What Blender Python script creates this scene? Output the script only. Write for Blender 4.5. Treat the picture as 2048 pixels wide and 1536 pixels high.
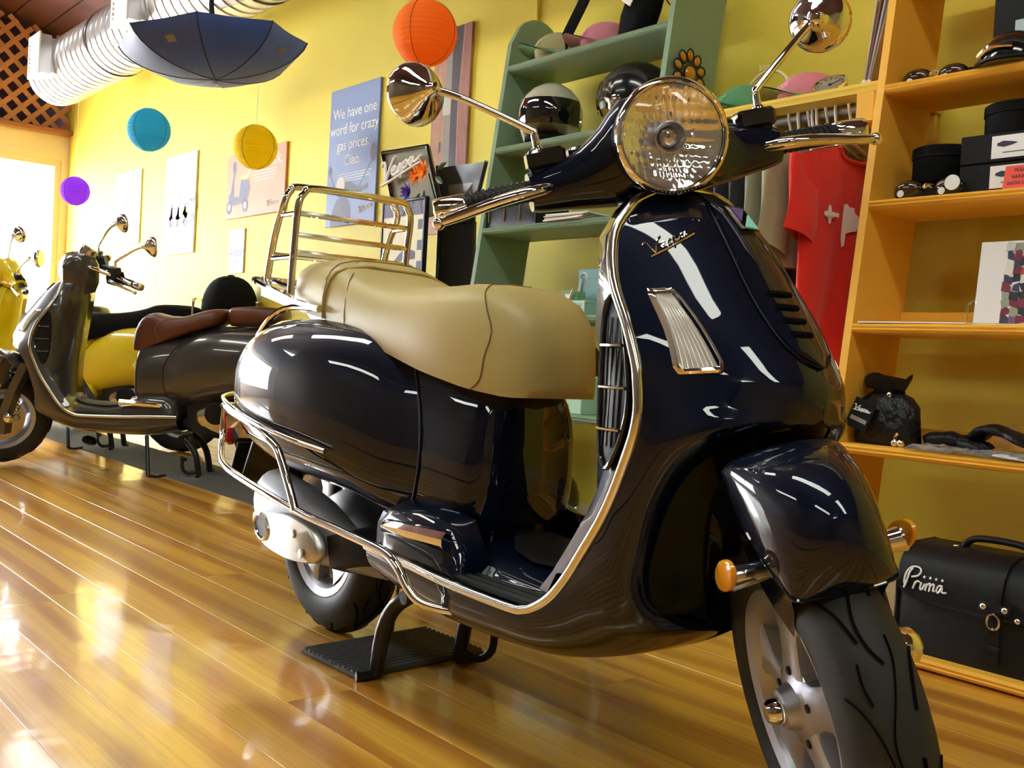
import bpy, bmesh, math, random
import numpy as np
from mathutils import Vector, Matrix
random.seed(7)
for _o in list(bpy.data.objects): bpy.data.objects.remove(_o)
SC = bpy.context.scene; COL = SC.collection
R = math.radians

# ------------------------------------------------------------ camera
cd = bpy.data.cameras.new('camera'); cam = bpy.data.objects.new('camera', cd); COL.objects.link(cam)
_f = 2050.0
_v1 = Vector(((-700-1024)/_f, (620-768)/_f, 1)).normalized()
_v2 = Vector(((3400-1024)/_f, (845-768)/_f, 1))
_X = -_v1; _Y = (_v2 - _X*_v2.dot(_X)).normalized(); _Z = _X.cross(_Y)
_right = Vector((_X[0], _Y[0], _Z[0])); _down = Vector((_X[1], _Y[1], _Z[1])); _fwd = Vector((_X[2], _Y[2], _Z[2]))
_m = Matrix((_right, -_down, -_fwd)).transposed().to_4x4(); _m.translation = (0, 0, .68)
cam.matrix_world = _m
cd.sensor_width = 36; cd.lens = _f/2048*36; cd.clip_start = .05; cd.clip_end = 60
SC.camera = cam

# ------------------------------------------------------------ world, light, exposure
w = bpy.data.worlds.new('daylight'); SC.world = w; w.use_nodes = True
bg = w.node_tree.nodes['Background']; bg.inputs[0].default_value = (.93, .97, 1, 1); bg.inputs[1].default_value = 12.0
SC.view_settings.view_transform = 'Standard'; SC.view_settings.look = 'None'
SC.view_settings.gamma = 1; SC.view_settings.use_curve_mapping = False; SC.view_settings.exposure = 0.45
TUBE_POWER = 10.5
def area(name, loc, size, power, rot, color=(1, 1, 1), size_y=None):
    l = bpy.data.lights.new(name, 'AREA'); l.energy = power; l.color = color
    l.shape = 'RECTANGLE'; l.size = size; l.size_y = size_y or size
    o = bpy.data.objects.new(name, l); COL.objects.link(o); o.location = loc; o.rotation_euler = rot
    return o

# ------------------------------------------------------------ materials
MATS = {}
def mat(name, col, rough=.5, metal=0, coat=0, coat_rough=.03, emit=0, alpha=1, trans=0, ior=1.45, spec=.5, sheen=0):
    m = bpy.data.materials.new(name); m.use_nodes = True
    b = m.node_tree.nodes['Principled BSDF']
    c = tuple(col)+(1,) if len(col) == 3 else col
    b.inputs['Base Color'].default_value = c; b.inputs['Roughness'].default_value = rough
    b.inputs['Metallic'].default_value = metal; b.inputs['Coat Weight'].default_value = coat
    b.inputs['Coat Roughness'].default_value = coat_rough; b.inputs['IOR'].default_value = ior
    b.inputs['Transmission Weight'].default_value = trans; b.inputs['Specular IOR Level'].default_value = spec
    b.inputs['Sheen Weight'].default_value = sheen
    if emit: b.inputs['Emission Color'].default_value = c; b.inputs['Emission Strength'].default_value = emit
    MATS[name] = m
    return m
def N(m): return m.node_tree.nodes, m.node_tree.links, m.node_tree.nodes['Principled BSDF']
def add_noise(m, scale=20, amount=.15, bump=0, bscale=None, stretch=(1, 1, 1), detail=4, dist=.01):
    """colour variation by noise and optional fine bump, in world-position-free object space"""
    n, l, b = N(m)
    tc = n.new('ShaderNodeTexCoord'); mp = n.new('ShaderNodeMapping'); mp.inputs['Scale'].default_value = stretch
    l.new(tc.outputs['Object'], mp.inputs[0])
    no = n.new('ShaderNodeTexNoise'); no.inputs['Scale'].default_value = scale; no.inputs['Detail'].default_value = detail
    l.new(mp.outputs[0], no.inputs['Vector'])
    if amount:
        c = b.inputs['Base Color'].default_value[:]
        mx = n.new('ShaderNodeMix'); mx.data_type = 'RGBA'
        mx.inputs[6].default_value = tuple(max(0, x*(1-amount)) for x in c[:3])+(1,)
        mx.inputs[7].default_value = tuple(min(1, x*(1+amount)) for x in c[:3])+(1,)
        l.new(no.outputs[0], mx.inputs[0]); l.new(mx.outputs[2], b.inputs['Base Color'])
    if bump:
        n2 = n.new('ShaderNodeTexNoise'); n2.inputs['Scale'].default_value = bscale or scale; n2.inputs['Detail'].default_value = 3
        l.new(mp.outputs[0], n2.inputs['Vector'])
        bp = n.new('ShaderNodeBump'); bp.inputs['Strength'].default_value = bump; bp.inputs['Distance'].default_value = dist
        l.new(n2.outputs[0], bp.inputs['Height']); l.new(bp.outputs[0], b.inputs['Normal'])
    return m
def srgb(r, g, b): return tuple((x/255/12.92 if x/255 <= .04045 else ((x/255+.055)/1.055)**2.4) for x in (r, g, b))

NAVY = mat('navy_paint', (.0025, .005, .016), .40, .2, 1, .012, spec=.04)
GREY = mat('grey_paint', (.045, .040, .036), .3, .2, 1, .02)
YELP = mat('yellow_paint', (.72, .56, .01), .3, 0, 1, .03)
SILP = mat('silver_paint', (.55, .55, .55), .3, .5, 1, .03)
CHROME = mat('chrome', (.86, .85, .83), .045, 1)
STEEL = mat('steel', (.62, .61, .58), .22, 1)
SATIN = mat('satin_alloy', (.46, .47, .52), .36, .8)
DARKM = mat('dark_metal', (.03, .03, .032), .35, .6)
BLACKP = add_noise(mat('black_plastic', (.008, .008, .009), .42, spec=.25), 80, .2)
GLOSSB = mat('gloss_black', (.006, .006, .007), .12, 0, .6)
RUBBER = add_noise(mat('rubber', (.008, .008, .008), .5, spec=.25), 60, .3, .15, 300, dist=.002)
TYRE = add_noise(mat('tyre_rubber', (.026, .0255, .022), .6, spec=.3), 30, .3, .1, 250, dist=.002)
TAN = add_noise(mat('tan_vinyl', srgb(190, 172, 110), .42), 14, .05, .12, 420, dist=.002)
TANP = mat('tan_piping', srgb(165, 138, 78), .45)
THREAD = mat('thread', srgb(120, 100, 52), .8)
BROWN = add_noise(mat('brown_leather', srgb(92, 48, 30), .4), 20, .2, .1, 300, dist=.002)
BLKV = add_noise(mat('black_vinyl', (.009, .009, .010), .38, spec=.3), 30, .2, .2, 260, dist=.002)
BLKC = add_noise(mat('black_cloth', (.006, .006, .007), .85, spec=.12), 60, .3, .15, 500, dist=.002)
AMBER = mat('amber_lens', (1, .42, .01), .2, trans=.3, coat=.4)
RED = mat('red_lens', (.55, .02, .03), .12, coat=.8)
CLEAR = mat('clear_lens', (1, 1, 1), .03, trans=1, ior=1.3)
REFL = mat('reflector', (.92, .91, .88), .25, .6)
SLOTM = mat('slot_black', (.002, .002, .002), .9, spec=.1)
REFLH = mat('headlamp_reflector', (.95, .94, .90), .10, .8)
INDW = mat('indicator_reflector', (.92, .92, .9), .25, .55)
REFLW = mat('bright_reflector', (.95, .95, .93), .25, .35)
GLASS = mat('glass', (1, 1, 1), .0, trans=1, ior=1.1)
WHITE = mat('white', (.82, .82, .8), .5)
WHITEG = mat('white_gloss', (.85, .85, .83), .2)

# ------------------------------------------------------------ mesh helpers
def cr(pts, n=6, closed=False):
    """Catmull-Rom through points"""
    P = [Vector(p) for p in pts]; out = []; L = len(P)
    rng = range(L if closed else L-1)
    for i in rng:
        if closed: a, b, c, d = P[(i-1) % L], P[i], P[(i+1) % L], P[(i+2) % L]
        else: a, b, c, d = P[max(i-1, 0)], P[i], P[i+1], P[min(i+2, L-1)]
        for k in range(n):
            t = k/n
            out.append(.5*((2*b)+(c-a)*t+(2*a-5*b+4*c-d)*t*t+(3*b-a-3*c+d)*t**3))
    if not closed: out.append(P[-1].copy())
    return out
def tab(T, x):
    """smooth table lookup; T rows (x, v1, v2..) ascending in x"""
    T = sorted(T)
    xs = [r[0] for r in T]
    if x <= xs[0]: return T[0][1:]
    if x >= xs[-1]: return T[-1][1:]
    i = max(k for k in range(len(xs)-1) if xs[k] <= x)
    h = xs[i+1]-xs[i]; t = (x-xs[i])/h; out = []
    for j in range(1, len(T[0])):
        y0, y1 = T[i][j], T[i+1][j]
        def sl(k):
            if k <= 0: return (T[1][j]-T[0][j])/(xs[1]-xs[0])
            if k >= len(xs)-1: return (T[-1][j]-T[-2][j])/(xs[-1]-xs[-2])
            s0 = (T[k][j]-T[k-1][j])/(xs[k]-xs[k-1]); s1 = (T[k+1][j]-T[k][j])/(xs[k+1]-xs[k])
            return 0 if s0*s1 <= 0 else 2*s0*s1/(s0+s1)
        m0, m1 = sl(i)*h, sl(i+1)*h
        out.append((2*t**3-3*t*t+1)*y0+(t**3-2*t*t+t)*m0+(-2*t**3+3*t*t)*y1+(t**3-t*t)*m1)
    return tuple(out)
class MB:
    def __init__(s): s.v = []; s.f = []; s.mi = []; s.cur = 0
    def pt(s, p): s.v.append(Vector(p)); return len(s.v)-1
    def fa(s, *i): s.f.append(tuple(i)); s.mi.append(s.cur)
    def grid(s, rows, cu=False, cv=False):
        o = len(s.v); nr, nc = len(rows), len(rows[0])
        for r in rows:
            for p in r: s.v.append(Vector(p))
        for i in range(nr if cv else nr-1):
            for j in range(nc if cu else nc-1):
                a = o+i*nc+j; b = o+i*nc+(j+1) % nc; c = o+((i+1) % nr)*nc+(j+1) % nc; d = o+((i+1) % nr)*nc+j
                s.fa(a, b, c, d)
        return s
    def loft(s, rings, cap0=True, cap1=True):
        o = len(s.v); n = len(rings[0]); s.grid(rings, cu=True)
        if cap0: s.fa(*[o+i for i in range(n)][::-1])
        if cap1: s.fa(*[o+(len(rings)-1)*n+i for i in range(n)])
        return s
    def tube(s, pts, r=.01, n=8, closed=False, sm=0, flat=None):
        P = cr(pts, sm, closed) if sm else [Vector(p) for p in pts]
        L = len(P); rs = r if isinstance(r, (list, tuple)) else None
        rings = []; T = []
        for i in range(L):
            a = P[i-1] if (i > 0 or closed) else P[i]; b = P[(i+1) % L] if (i < L-1 or closed) else P[i]
            t = (b-a); T.append(t.normalized() if t.length > 1e-9 else Vector((0, 0, 1)))
        up = Vector((0, 0, 1)) if abs(T[0].z) < .9 else Vector((0, 1, 0))
        nrm = (up-T[0]*up.dot(T[0])).normalized()
        for i in range(L):
            nrm = nrm-T[i]*nrm.dot(T[i])
            nrm = nrm.normalized() if nrm.length > 1e-6 else T[i].orthogonal().normalized()
            bn = T[i].cross(nrm)
            if rs: q = i/(L-1)*(len(rs)-1); k = min(int(q), len(rs)-2); rad = rs[k]+(rs[k+1]-rs[k])*(q-k)
            else: rad = r
            fx, fy = flat or (1, 1)
            rings.append([P[i]+nrm*math.cos(2*math.pi*j/n)*rad*fx+bn*math.sin(2*math.pi*j/n)*rad*fy for j in range(n)])
        if closed: s.grid(rings, cu=True, cv=True)
        else: s.loft(rings)
        return s
    def lathe(s, prof, o=(0, 0, 0), ax=(0, 0, 1), n=24, cap=True, a0=0, a1=2*math.pi):
        """prof: (radius, height) pairs along axis"""
        ax = Vector(ax).normalized(); u = ax.orthogonal().normalized(); w = ax.cross(u); o = Vector(o)
        full = abs(a1-a0-2*math.pi) < 1e-6
        rings = []
        for r, h in prof:
            rings.append([o+ax*h+(u*math.cos(a0+(a1-a0)*j/(n if full else n-1))+w*math.sin(a0+(a1-a0)*j/(n if full else n-1)))*max(r, 1e-5) for j in range(n)])
        if full: s.loft(rings, cap, cap)
        else: s.grid(rings)
        return s
    def box(s, c, d, rot=None, bev=0):
        """bevelled box, centre c, full dims d"""
        hx, hy, hz = d[0]/2, d[1]/2, d[2]/2; M = rot.to_3x3() if rot is not None else None; c = Vector(c)
        def q(x, y, z):
            p = Vector((x, y, z)); return c+(M@p if M is not None else p)
        b = min(bev, hx*.9, hy*.9, hz*.9)
        if b <= 0:
            o = len(s.v)
            for z in (-hz, hz):
                for x, y in ((-hx, -hy), (hx, -hy), (hx, hy), (-hx, hy)): s.v.append(q(x, y, z))
            for f in ((3, 2, 1, 0), (4, 5, 6, 7), (0, 1, 5, 4), (1, 2, 6, 5), (2, 3, 7, 6), (3, 0, 4, 7)): s.fa(*[o+i for i in f])
            return s
        def ring(ix, iy, z): return [q(x, y, z) for x, y in ((-ix, -hy), (ix, -hy), (hx, -iy), (hx, iy), (ix, hy), (-ix, hy), (-hx, iy), (-hx, -iy))]
        def ring2(ix, iy, z): return [q(x, y, z) for x, y in ((-ix+b*.3, -iy), (ix-b*.3, -iy), (ix, -iy+b*.3), (ix, iy-b*.3), (ix-b*.3, iy), (-ix+b*.3, iy), (-ix, iy-b*.3), (-ix, -iy+b*.3))]
        s.loft([ring2(hx-b, hy-b, -hz), ring(hx-b, hy-b, -hz+b), ring(hx-b, hy-b, hz-b), ring2(hx-b, hy-b, hz)])
        return s
    def prism(s, out, d, M=None, bev=0):
        """2D outline in local xy, extruded along z by d (from 0), matrix M"""
        M = M or Matrix(); P = [Vector((p[0], p[1], 0)) for p in out]
        cx = sum((p for p in P), Vector())/len(P)
        def rg(z, k): return [M@Vector((cx.x+(p.x-cx.x)*k, cx.y+(p.y-cx.y)*k, z)) for p in P]
        if bev:
            k = 1-bev/max((p-cx).length for p in P)
            s.loft([rg(0, 1), rg(d-bev, 1), rg(d, k)])
        else: s.loft([rg(0, 1), rg(d, 1)])
        return s
    def ell(s, c, r, n=20, m=12, rot=None, a0=-90, a1=90):
        c = Vector(c); rings = []
        for i in range(m+1):
            t = R(a0+(a1-a0)*i/m); rr = max(math.cos(t), 1e-4)
            ring = [Vector((r[0]*rr*math.cos(2*math.pi*j/n), r[1]*rr*math.sin(2*math.pi*j/n), r[2]*math.sin(t))) for j in range(n)]
            if rot is not None: ring = [rot@p for p in ring]
            rings.append([c+p for p in ring])
        return s.loft(rings)
    def xf(s, M, i0=0):
        for i in range(i0, len(s.v)): s.v[i] = M@s.v[i]
        return s
    def text(s, body, size, M, ext=.001, shear=0, align='CENTER', space=1.0, offset=0):
        cu = bpy.data.curves.new('t', 'FONT'); cu.body = body; cu.size = size; cu.extrude = ext; cu.shear = shear
        cu.align_x = align; cu.align_y = 'CENTER'; cu.space_character = space; cu.resolution_u = 3; cu.offset = offset
        o = bpy.data.objects.new('t', cu); COL.objects.link(o)
        dg = bpy.context.evaluated_depsgraph_get(); me = o.evaluated_get(dg).to_mesh()
        b = len(s.v)
        for v in me.vertices: s.v.append(M@v.co)
        for p in me.polygons: s.fa(*[b+i for i in p.vertices])
        o.evaluated_get(dg).to_mesh_clear(); bpy.data.objects.remove(o); bpy.data.curves.remove(cu)
        return s
    def mesh(s, name, m, angle=38, recalc=True):
        me = bpy.data.meshes.new(name)
        me.from_pydata([v[:] for v in s.v], [], s.f)
        ms = m if isinstance(m, (list, tuple)) else [m]
        for x in ms: me.materials.append(x)
        if len(ms) > 1: me.polygons.foreach_set('material_index', s.mi)
        if recalc:
            bm = bmesh.new(); bm.from_mesh(me)
            bmesh.ops.recalc_face_normals(bm, faces=bm.faces); bm.to_mesh(me); bm.free()
        me.polygons.foreach_set('use_smooth', [True]*len(me.polygons))
        if angle < 179: me.set_sharp_from_angle(angle=R(angle))
        me.update()
        return me
    def build(s, name, m, parent=None, angle=38, mw=None, recalc=True):
        o = bpy.data.objects.new(name, s.mesh(name, m, angle, recalc)); COL.objects.link(o)
        if parent is not None: o.parent = parent
        if mw is not None: o.matrix_local = mw
        return o
def empty(name, loc, rz=0):
    o = bpy.data.objects.new(name, None); COL.objects.link(o); o.location = loc; o.rotation_euler = (0, 0, rz)
    o.empty_display_size = .05
    return o
def tag(o, label=None, cat=None, group=None, kind=None):
    if label: o['label'] = label
    if cat: o['category'] = cat
    if group: o['group'] = group
    if kind: o['kind'] = kind
    return o
def thing(name, loc, label, cat, rz=0, group=None): return tag(empty(name, loc, rz), label, cat, group)
def copy_tree(o, parent=None):
    c = o.copy(); COL.objects.link(c)
    if parent is not None:
        mb = o.matrix_basis.copy(); c.parent = parent; c.matrix_basis = mb
    for ch in o.children: copy_tree(ch, c)
    return c
def bez(a, b, c, n):
    a, b, c = Vector(a), Vector(b), Vector(c)
    return [a*(1-t)**2+b*2*t*(1-t)+c*t*t for t in [i/n for i in range(n+1)]]
# frame matrix: local x->a, local y->b, local z->a x b, origin o
def frame(o, a, b):
    a = Vector(a).normalized(); b = Vector(b); b = (b-a*a.dot(b)).normalized(); c = a.cross(b)
    m = Matrix((a, b, c)).transposed().to_4x4(); m.translation = Vector(o); return m
# hand-drawn script strokes, unit width about 1
SCRIPT = [
 [(0, .78), (.03, .9), (.08, .88), (.10, .6), (.11, .2), (.13, .12), (.2, .5), (.3, .88), (.36, .98)],
 [(.27, .36), (.36, .48), (.35, .6), (.29, .52), (.28, .32), (.35, .26), (.42, .36)],
 [(.42, .36), (.48, .62), (.5, .5), (.49, .34), (.42, .3)],
 [(.56, .66), (.53, .3), (.50, .02)], [(.55, .5), (.62, .66), (.67, .56), (.62, .4), (.55, .38)],
 [(.80, .68), (.73, .66), (.70, .48), (.75, .42), (.80, .6), (.82, .68), (.82, .48), (.9, .52), (1.0, .64)],
 [(.02, -.02), (.3, .08), (.7, .26), (.98, .36)]]
def script(mb, fn, wdt=.02, strokes=SCRIPT, n=6):
    """draw strokes through fn(u,v)->3D point as flattened tubes"""
    for st in strokes:
        p = cr([(u, v, 0) for u, v in st], 4)
        mb.tube([fn(q.x, q.y) for q in p], wdt, n)
    return mb
# ------------------------------------------------------------ scooter
RAKE = R(26.5); PIV = Vector((1.345, 0, .236)); STAX = Vector((-math.sin(RAKE), 0, math.cos(RAKE)))
# trim rows: edge point T, control C, centre / opening point O   (right side, y negative)
TOPROWS = [  # z, xe, w, xc
 (.955, 1.08, .012, 1.083), (.952, 1.078, .045, 1.095), (.945, 1.075, .08, 1.112), (.93, 1.071, .112, 1.138), (.915, 1.07, .13, 1.155), (.87, 1.075, .165, 1.197),
 (.80, 1.105, .190, 1.250), (.73, 1.150, .200, 1.302), (.68, 1.172, .202, 1.333), (.655, 1.178, .203, 1.343)]
LOWROWS = [  # T, C, O
 ((1.181, -.203, .635), (1.33, -.13, .630), (1.338, 0, .617)),
 ((1.182, -.203, .610), (1.32, -.15, .612), (1.320, -.045, .603)),
 ((1.176, -.203, .580), (1.29, -.18, .590), (1.275, -.100, .582)),
 ((1.160, -.202, .540), (1.25, -.20, .555), (1.225, -.130, .540)),
 ((1.140, -.201, .495), (1.22, -.21, .50), (1.190, -.140, .480)),
 ((1.118, -.200, .455), (1.20, -.21, .43), (1.168, -.140, .415)),
 ((1.098, -.200, .425), (1.18, -.21, .37), (1.161, -.140, .370)),
 ((1.075, -.200, .392), (1.17, -.21, .33), (1.170, -.130, .328)),
 ((1.050, -.200, .357), (1.14, -.215, .28), (1.190, -.085, .300)),
 ((1.022, -.201, .325), (1.10, -.22, .245), (1.195, -.020, .290)),
 ((.996, -.203, .305), (1.05, -.22, .215), (1.13, 0, .252)),
 ((.965, -.204, .291), (.99, -.22, .195), (1.04, 0, .218)),
 ((.92, -.205, .285), (.92, -.22, .185), (.95, 0, .203)),
 ((.75, -.205, .288), (.75, -.22, .175), (.75, 0, .198)),
 ((.60, -.203, .296), (.60, -.215, .185), (.60, 0, .20)),
 ((.47, -.200, .300), (.47, -.21, .22), (.47, 0, .225))]
TRIM = [(r[1], -r[2], r[0]) for r in TOPROWS]+[r[0] for r in LOWROWS]
_TZ = [(r[0], r[1], r[2], r[3]) for r in TOPROWS]
def shield(y, z, off=0):
    xe, wd, xc = tab(_TZ, z)
    k = min(1, abs(y)/wd); return Vector((xe+(xc-xe)*(1-k*k)+off, y, z))
BODY = [ # x, zb, zt, w
 (-.36, .55, .58, .025), (-.34, .525, .605, .07), (-.28, .49, .645, .125), (-.2, .455, .695, .168), (-.1, .42, .732, .20), (0, .40, .748, .218),
 (.12, .385, .752, .225), (.25, .375, .747, .218), (.36, .355, .735, .198), (.44, .325, .715, .175), (.50, .30, .70, .158), (.56, .292, .69, .148), (.62, .290, .672, .140), (.68, .30, .655, .128), (.705, .33, .635, .112), (.716, .37, .60, .085)]
def body_pt(x, th, off=0):
    zb, zt, wd = tab(BODY, x); zc, h = (zb+zt)/2, (zt-zb)/2
    c, s = math.cos(th), math.sin(th); n = 2/2.5
    return Vector((x, (wd+off)*math.copysign(abs(c)**n, c), zc+(h+off)*math.copysign(abs(s)**n, s)))
def wheel(root, name, cx, cz, mw, tr=.242, tw=.052, rim_r=.152, spokes=5, disc=True):
    """alloy wheel about the y axis; tyre with grooves"""
    rim = MB()
    rim.lathe([(rim_r-.014, -.042), (rim_r+.004, -.0475), (rim_r+.007, -.044), (rim_r-.006, -.036), (rim_r-.022, -.01), (rim_r-.022, .01), (rim_r-.006, .036), (rim_r+.007, .044), (rim_r+.004, .0475), (rim_r-.014, .042), (rim_r-.032, .012), (rim_r-.032, -.012), (rim_r-.014, -.042)], (cx, 0, cz), (0, 1, 0), 48, cap=False)
    w = rim.build(name, SATIN, root, 35, mw)
    # tyre profile
    t = MB(); TP = [(0, tr), (.010, tr-.0008), (.020, tr-.004), (.030, tr-.009), (.040, tr-.018), (.047, tr-.027), (.0525, tr-.040), (.0545, tr-.054), (.053, tr-.068), (.049, tr-.080), (.044, tr-.086), (.038, tr-.090)]
    prof = [(r, -y) for y, r in TP[::-1]]+[(r, y) for y, r in TP[1:]]
    t.lathe(prof, (cx, 0, cz), (0, 1, 0), 56, cap=False)
    t.build('tyre', TYRE, w, 50)
    g = MB()   # tread grooves as thin recessed-looking ribs of darker rubber
    def tp(y, a, o=.0012):
        k = max(-1, min(1, y/tw)); aa = math.asin(k)
        r = tab(TP[:7], abs(y))[0]+o
        return (cx+r*math.cos(a), y, cz+r*math.sin(a))
    for k in range(11):
        a0 = k*2*math.pi/11
        g.tube(cr([tp(.002, a0), tp(-.010, a0+.10), tp(-.012, a0+.24), tp(.002, a0+.42), tp(.014, a0+.58), tp(.016, a0+.70)], 4), .0027, 5, flat=(.45, 1))
        g.tube(cr([tp(-.018, a0+.12), tp(-.026, a0+.26), tp(-.036, a0+.38), tp(-.046, a0+.46)], 3), .0024, 5, flat=(.5, 1))
        g.tube(cr([tp(.022, a0+.34), tp(.030, a0+.48), tp(.039, a0+.58), tp(.047, a0+.64)], 3), .0024, 5, flat=(.5, 1))
        g.tube(cr([tp(-.024, a0+.40), tp(-.028, a0+.50), tp(-.026, a0+.60)], 3), .002, 5, flat=(.5, 1))
    tag(g.build('tread_groove', SLOTM, w), kind='stuff')
    h = MB()
    h.lathe([(.012, -.062), (.026, -.060), (.030, -.050), (.033, -.043), (.062, -.034), (.062, .02), (.04, .05), (.02, .055)], (cx, 0, cz), (0, 1, 0), 28)
    h.build('hub', SATIN, w)
    nb = MB(); nb.lathe([(.001, -.082), (.012, -.081), (.017, -.074), (.018, -.062), (.018, -.055)], (cx, 0, cz), (0, 1, 0), 18)
    nb.build('axle_nut', CHROME, w)
    for k in range(spokes):
        a = 2*math.pi*k/spokes+.35; m = MB()
        u = Vector((math.cos(a), 0, math.sin(a))); v = Vector((-math.sin(a), 0, math.cos(a))); c = Vector((cx, 0, cz))
        rg = []
        for r, hw, y0, y1 in ((.045, .034, -.040, -.01), (.07, .027, -.038, -.008), (.10, .028, -.036, -.004), (rim_r-.026, .046, -.036, 0)):
            rg.append([c+u*r+v*hw*sx+Vector((0, y, 0)) for sx, y in ((-1, y1), (-1, y0+.004), (-.75, y0), (.75, y0), (1, y0+.004), (1, y1))])
        m.loft(rg); m.build('spoke', SATIN, w)
        b = MB(); b.lathe([(.0001, -.0425), (.0055, -.0425), (.0065, -.040), (.0065, -.03)], c+u*.050+v*0, (0, 1, 0), 8); b.build('wheel_bolt', DARKM, w)
    if disc:
        d = MB(); d.lathe([(.055, .046), (.108, .046), (.108, .050), (.055, .050), (.055, .046)], (cx, 0, cz), (0, 1, 0), 40, cap=False); d.build('brake_disc', STEEL, w)
    return w
def steer_matrix(deg):
    return Matrix.Translation(PIV) @ Matrix.Rotation(R(deg), 4, STAX) @ Matrix.Translation(-PIV)

def scooter(name, loc, rz, label, group, paint, seat='tan', head='cowl', steer=0, rack=False, crash=False, full=True, seatmat=None):
    root = thing(name, loc, label, 'scooter', rz, group)
    SM = steer_matrix(steer)
    # ---- leg shield + belly, one painted skin
    sh = MB(); NU = 14
    for sg in (1, -1):
        rows = []
        for z, xe, wd, xc in TOPROWS: rows.append([(p.x, p.y*sg, p.z) for p in bez((xe, -wd, z), (xc, -wd*.5, z), (xc, 0, z), NU)])
        for T, Cc, O in LOWROWS: rows.append([(p.x, p.y*sg, p.z) for p in bez(T, Cc, O, NU)])
        R2 = [[Vector(q) for q in r] for r in rows]
        # refine along rows with Catmull-Rom
        cols = [cr([r[j] for r in R2], 3) for j in range(NU+1)]
        sh.grid([[cols[j][i] for j in range(NU+1)] for i in range(len(cols[0]))])
        # inner side of the shield
        inner = []
        for i, T in enumerate(TRIM):
            x, y, z = T
            if z > .30 and i < 20:
                xb = tab([(.30, 1.0), (.38, 1.03), (.5, 1.035), (.65, 1.02), (.80, 1.0), (.93, .985), (.96, .985)], z)[0]; ww = abs(y)
                inner.append([(x, y*sg, z), (x-.012, -sg*max(0, ww-.003), z), (x-.045, -sg*max(0, ww-.012), z), (max(xb+.04, x-.10), -sg*max(0, ww-.03), z), (xb+.025, -sg*min(.115, ww*.75), z), (xb, -sg*min(.09, ww*.6), z), (xb-.005, 0, z)])
        sh.grid(inner)
    sh.build('leg_shield', paint, root, 50)
    # dark wheel-well liner behind the fender
    li = MB()
    rows = []
    for T, Cc, O in LOWROWS[:10]:
        ox, oy, oz = O
        rows.append([(ox-.004, oy, oz), (ox-.05, oy*.98, oz), (1.10, oy*.7, oz), (1.09, 0, oz), (1.10, -oy*.7, oz), (ox-.05, -oy*.98, oz), (ox-.004, -oy, oz)])
    li.grid(rows); li.build('wheel_well', BLACKP, root, 60)
    # ---- trim edge
    t = MB()
    path = [Vector(p) for p in TRIM]
    full_path = path[::-1]+[Vector((p.x, -p.y, p.z)) for p in path[1:]]
    t.tube(full_path, .0085, 8, sm=4, flat=(1, 1))
    t.build('edge_trim', STEEL if paint is not NAVY else mat('edge_alloy', (.80, .78, .72), .16, 1), root, 60)
    # ---- floor
    fl = MB(); rows = []
    for x in [.47, .55, .65, .75, .85, .92, .965, .99, 1.01, 1.03]:
        ze = .284 if x < .95 else tab([(.95, .284), (.99, .30), (1.01, .325), (1.03, .36)], x)[0]
        zt = ze+tab([(.47, .075), (.7, .07), (.85, .055), (.95, .06), (1.03, .03)], x)[0]
        rows.append([(x, y, (ze if abs(y) > .15 else ze+(zt-ze)*(1-(abs(y)/.15)**2.5))) for y in (-.202, -.17, -.15, -.13, -.11, -.08, -.04, 0, .04, .08, .11, .13, .15, .17, .202)])
    fl.grid(rows); fl.build('floorboard', paint, root, 45)
    fm = MB(); rows = []
    for x in [.735, .78, .84, .90, .95, .985, 1.005]:
        wv = tab([(.735, .05), (.76, .075), (.84, .09), (.95, .085), (1.005, .07)], x)[0]
        ze = .290 if x < .95 else tab([(.95, .290), (.99, .306), (1.01, .33)], x)[0]
        zt = ze+tab([(.47, .075), (.7, .07), (.85, .055), (.95, .06), (1.03, .03)], x)[0]
        rows.append([(x, k*wv, ze+(zt-ze)*(1-(abs(k*wv)/.15)**2.5)+.002) for k in (-1, -.7, -.35, 0, .35, .7, 1)])
    fm.grid(rows); fm.build('floor_mat', RUBBER, root)
    for sg in (-1, 1):
        for y, xa, xb in ((.142, .70, .955), (.162, .60, .965), (.182, .52, .97)):
            s = MB(); s.tube([(xa, sg*y, .290), (xa+.02, sg*y, .294), (xb-.02, sg*y, .294), (xb, sg*y, .296)], .0075, 6); s.build('rubber_strip', RUBBER, root)
        # floor side panel below the seat with folding passenger footrest
        p = MB(); rg = []
        for x, y0, z1 in ((.755, .185, .30), (.74, .19, .335), (.71, .192, .372), (.62, .195, .392), (.54, .195, .395), (.49, .19, .38), (.47, .18, .34)):
            rg.append([(x, sg*(.12), .285), (x, sg*y0, .285), (x, sg*y0, z1-.03), (x, sg*(y0-.012), z1-.008), (x, sg*(y0-.035), z1), (x, sg*.12, z1+.012)])
        p.loft(rg); p.build('footrest_panel', paint, root, 45)
        f = MB(); f.loft([[(.545+.2*k, sg*(.196+o), .352+.006*k+q) for q, o in ((-.013-.006*k, 0), (.013+.004*k, 0), (.012+.004*k, .012), (.004, .021), (-.008, .020), (-.012-.005*k, .012))] for k in (0, .06, .5, .94, 1)])
        f.build('passenger_footrest', CHROME, root, 30)
    # ---- rear body
    b = MB(); M_ = 28; rings = []
    xs = [-.36, -.35, -.33, -.3, -.26, -.22, -.17, -.12, -.06, 0, .06, .12, .18, .24, .3, .35, .39, .43, .47, .5, .54, .58, .62, .655, .68, .695, .707, .714, .717]
    for x in xs: rings.append([body_pt(x, 2*math.pi*i/M_) for i in range(M_)])
    b.loft(rings); b.build('body', paint, root, 60)
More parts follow.
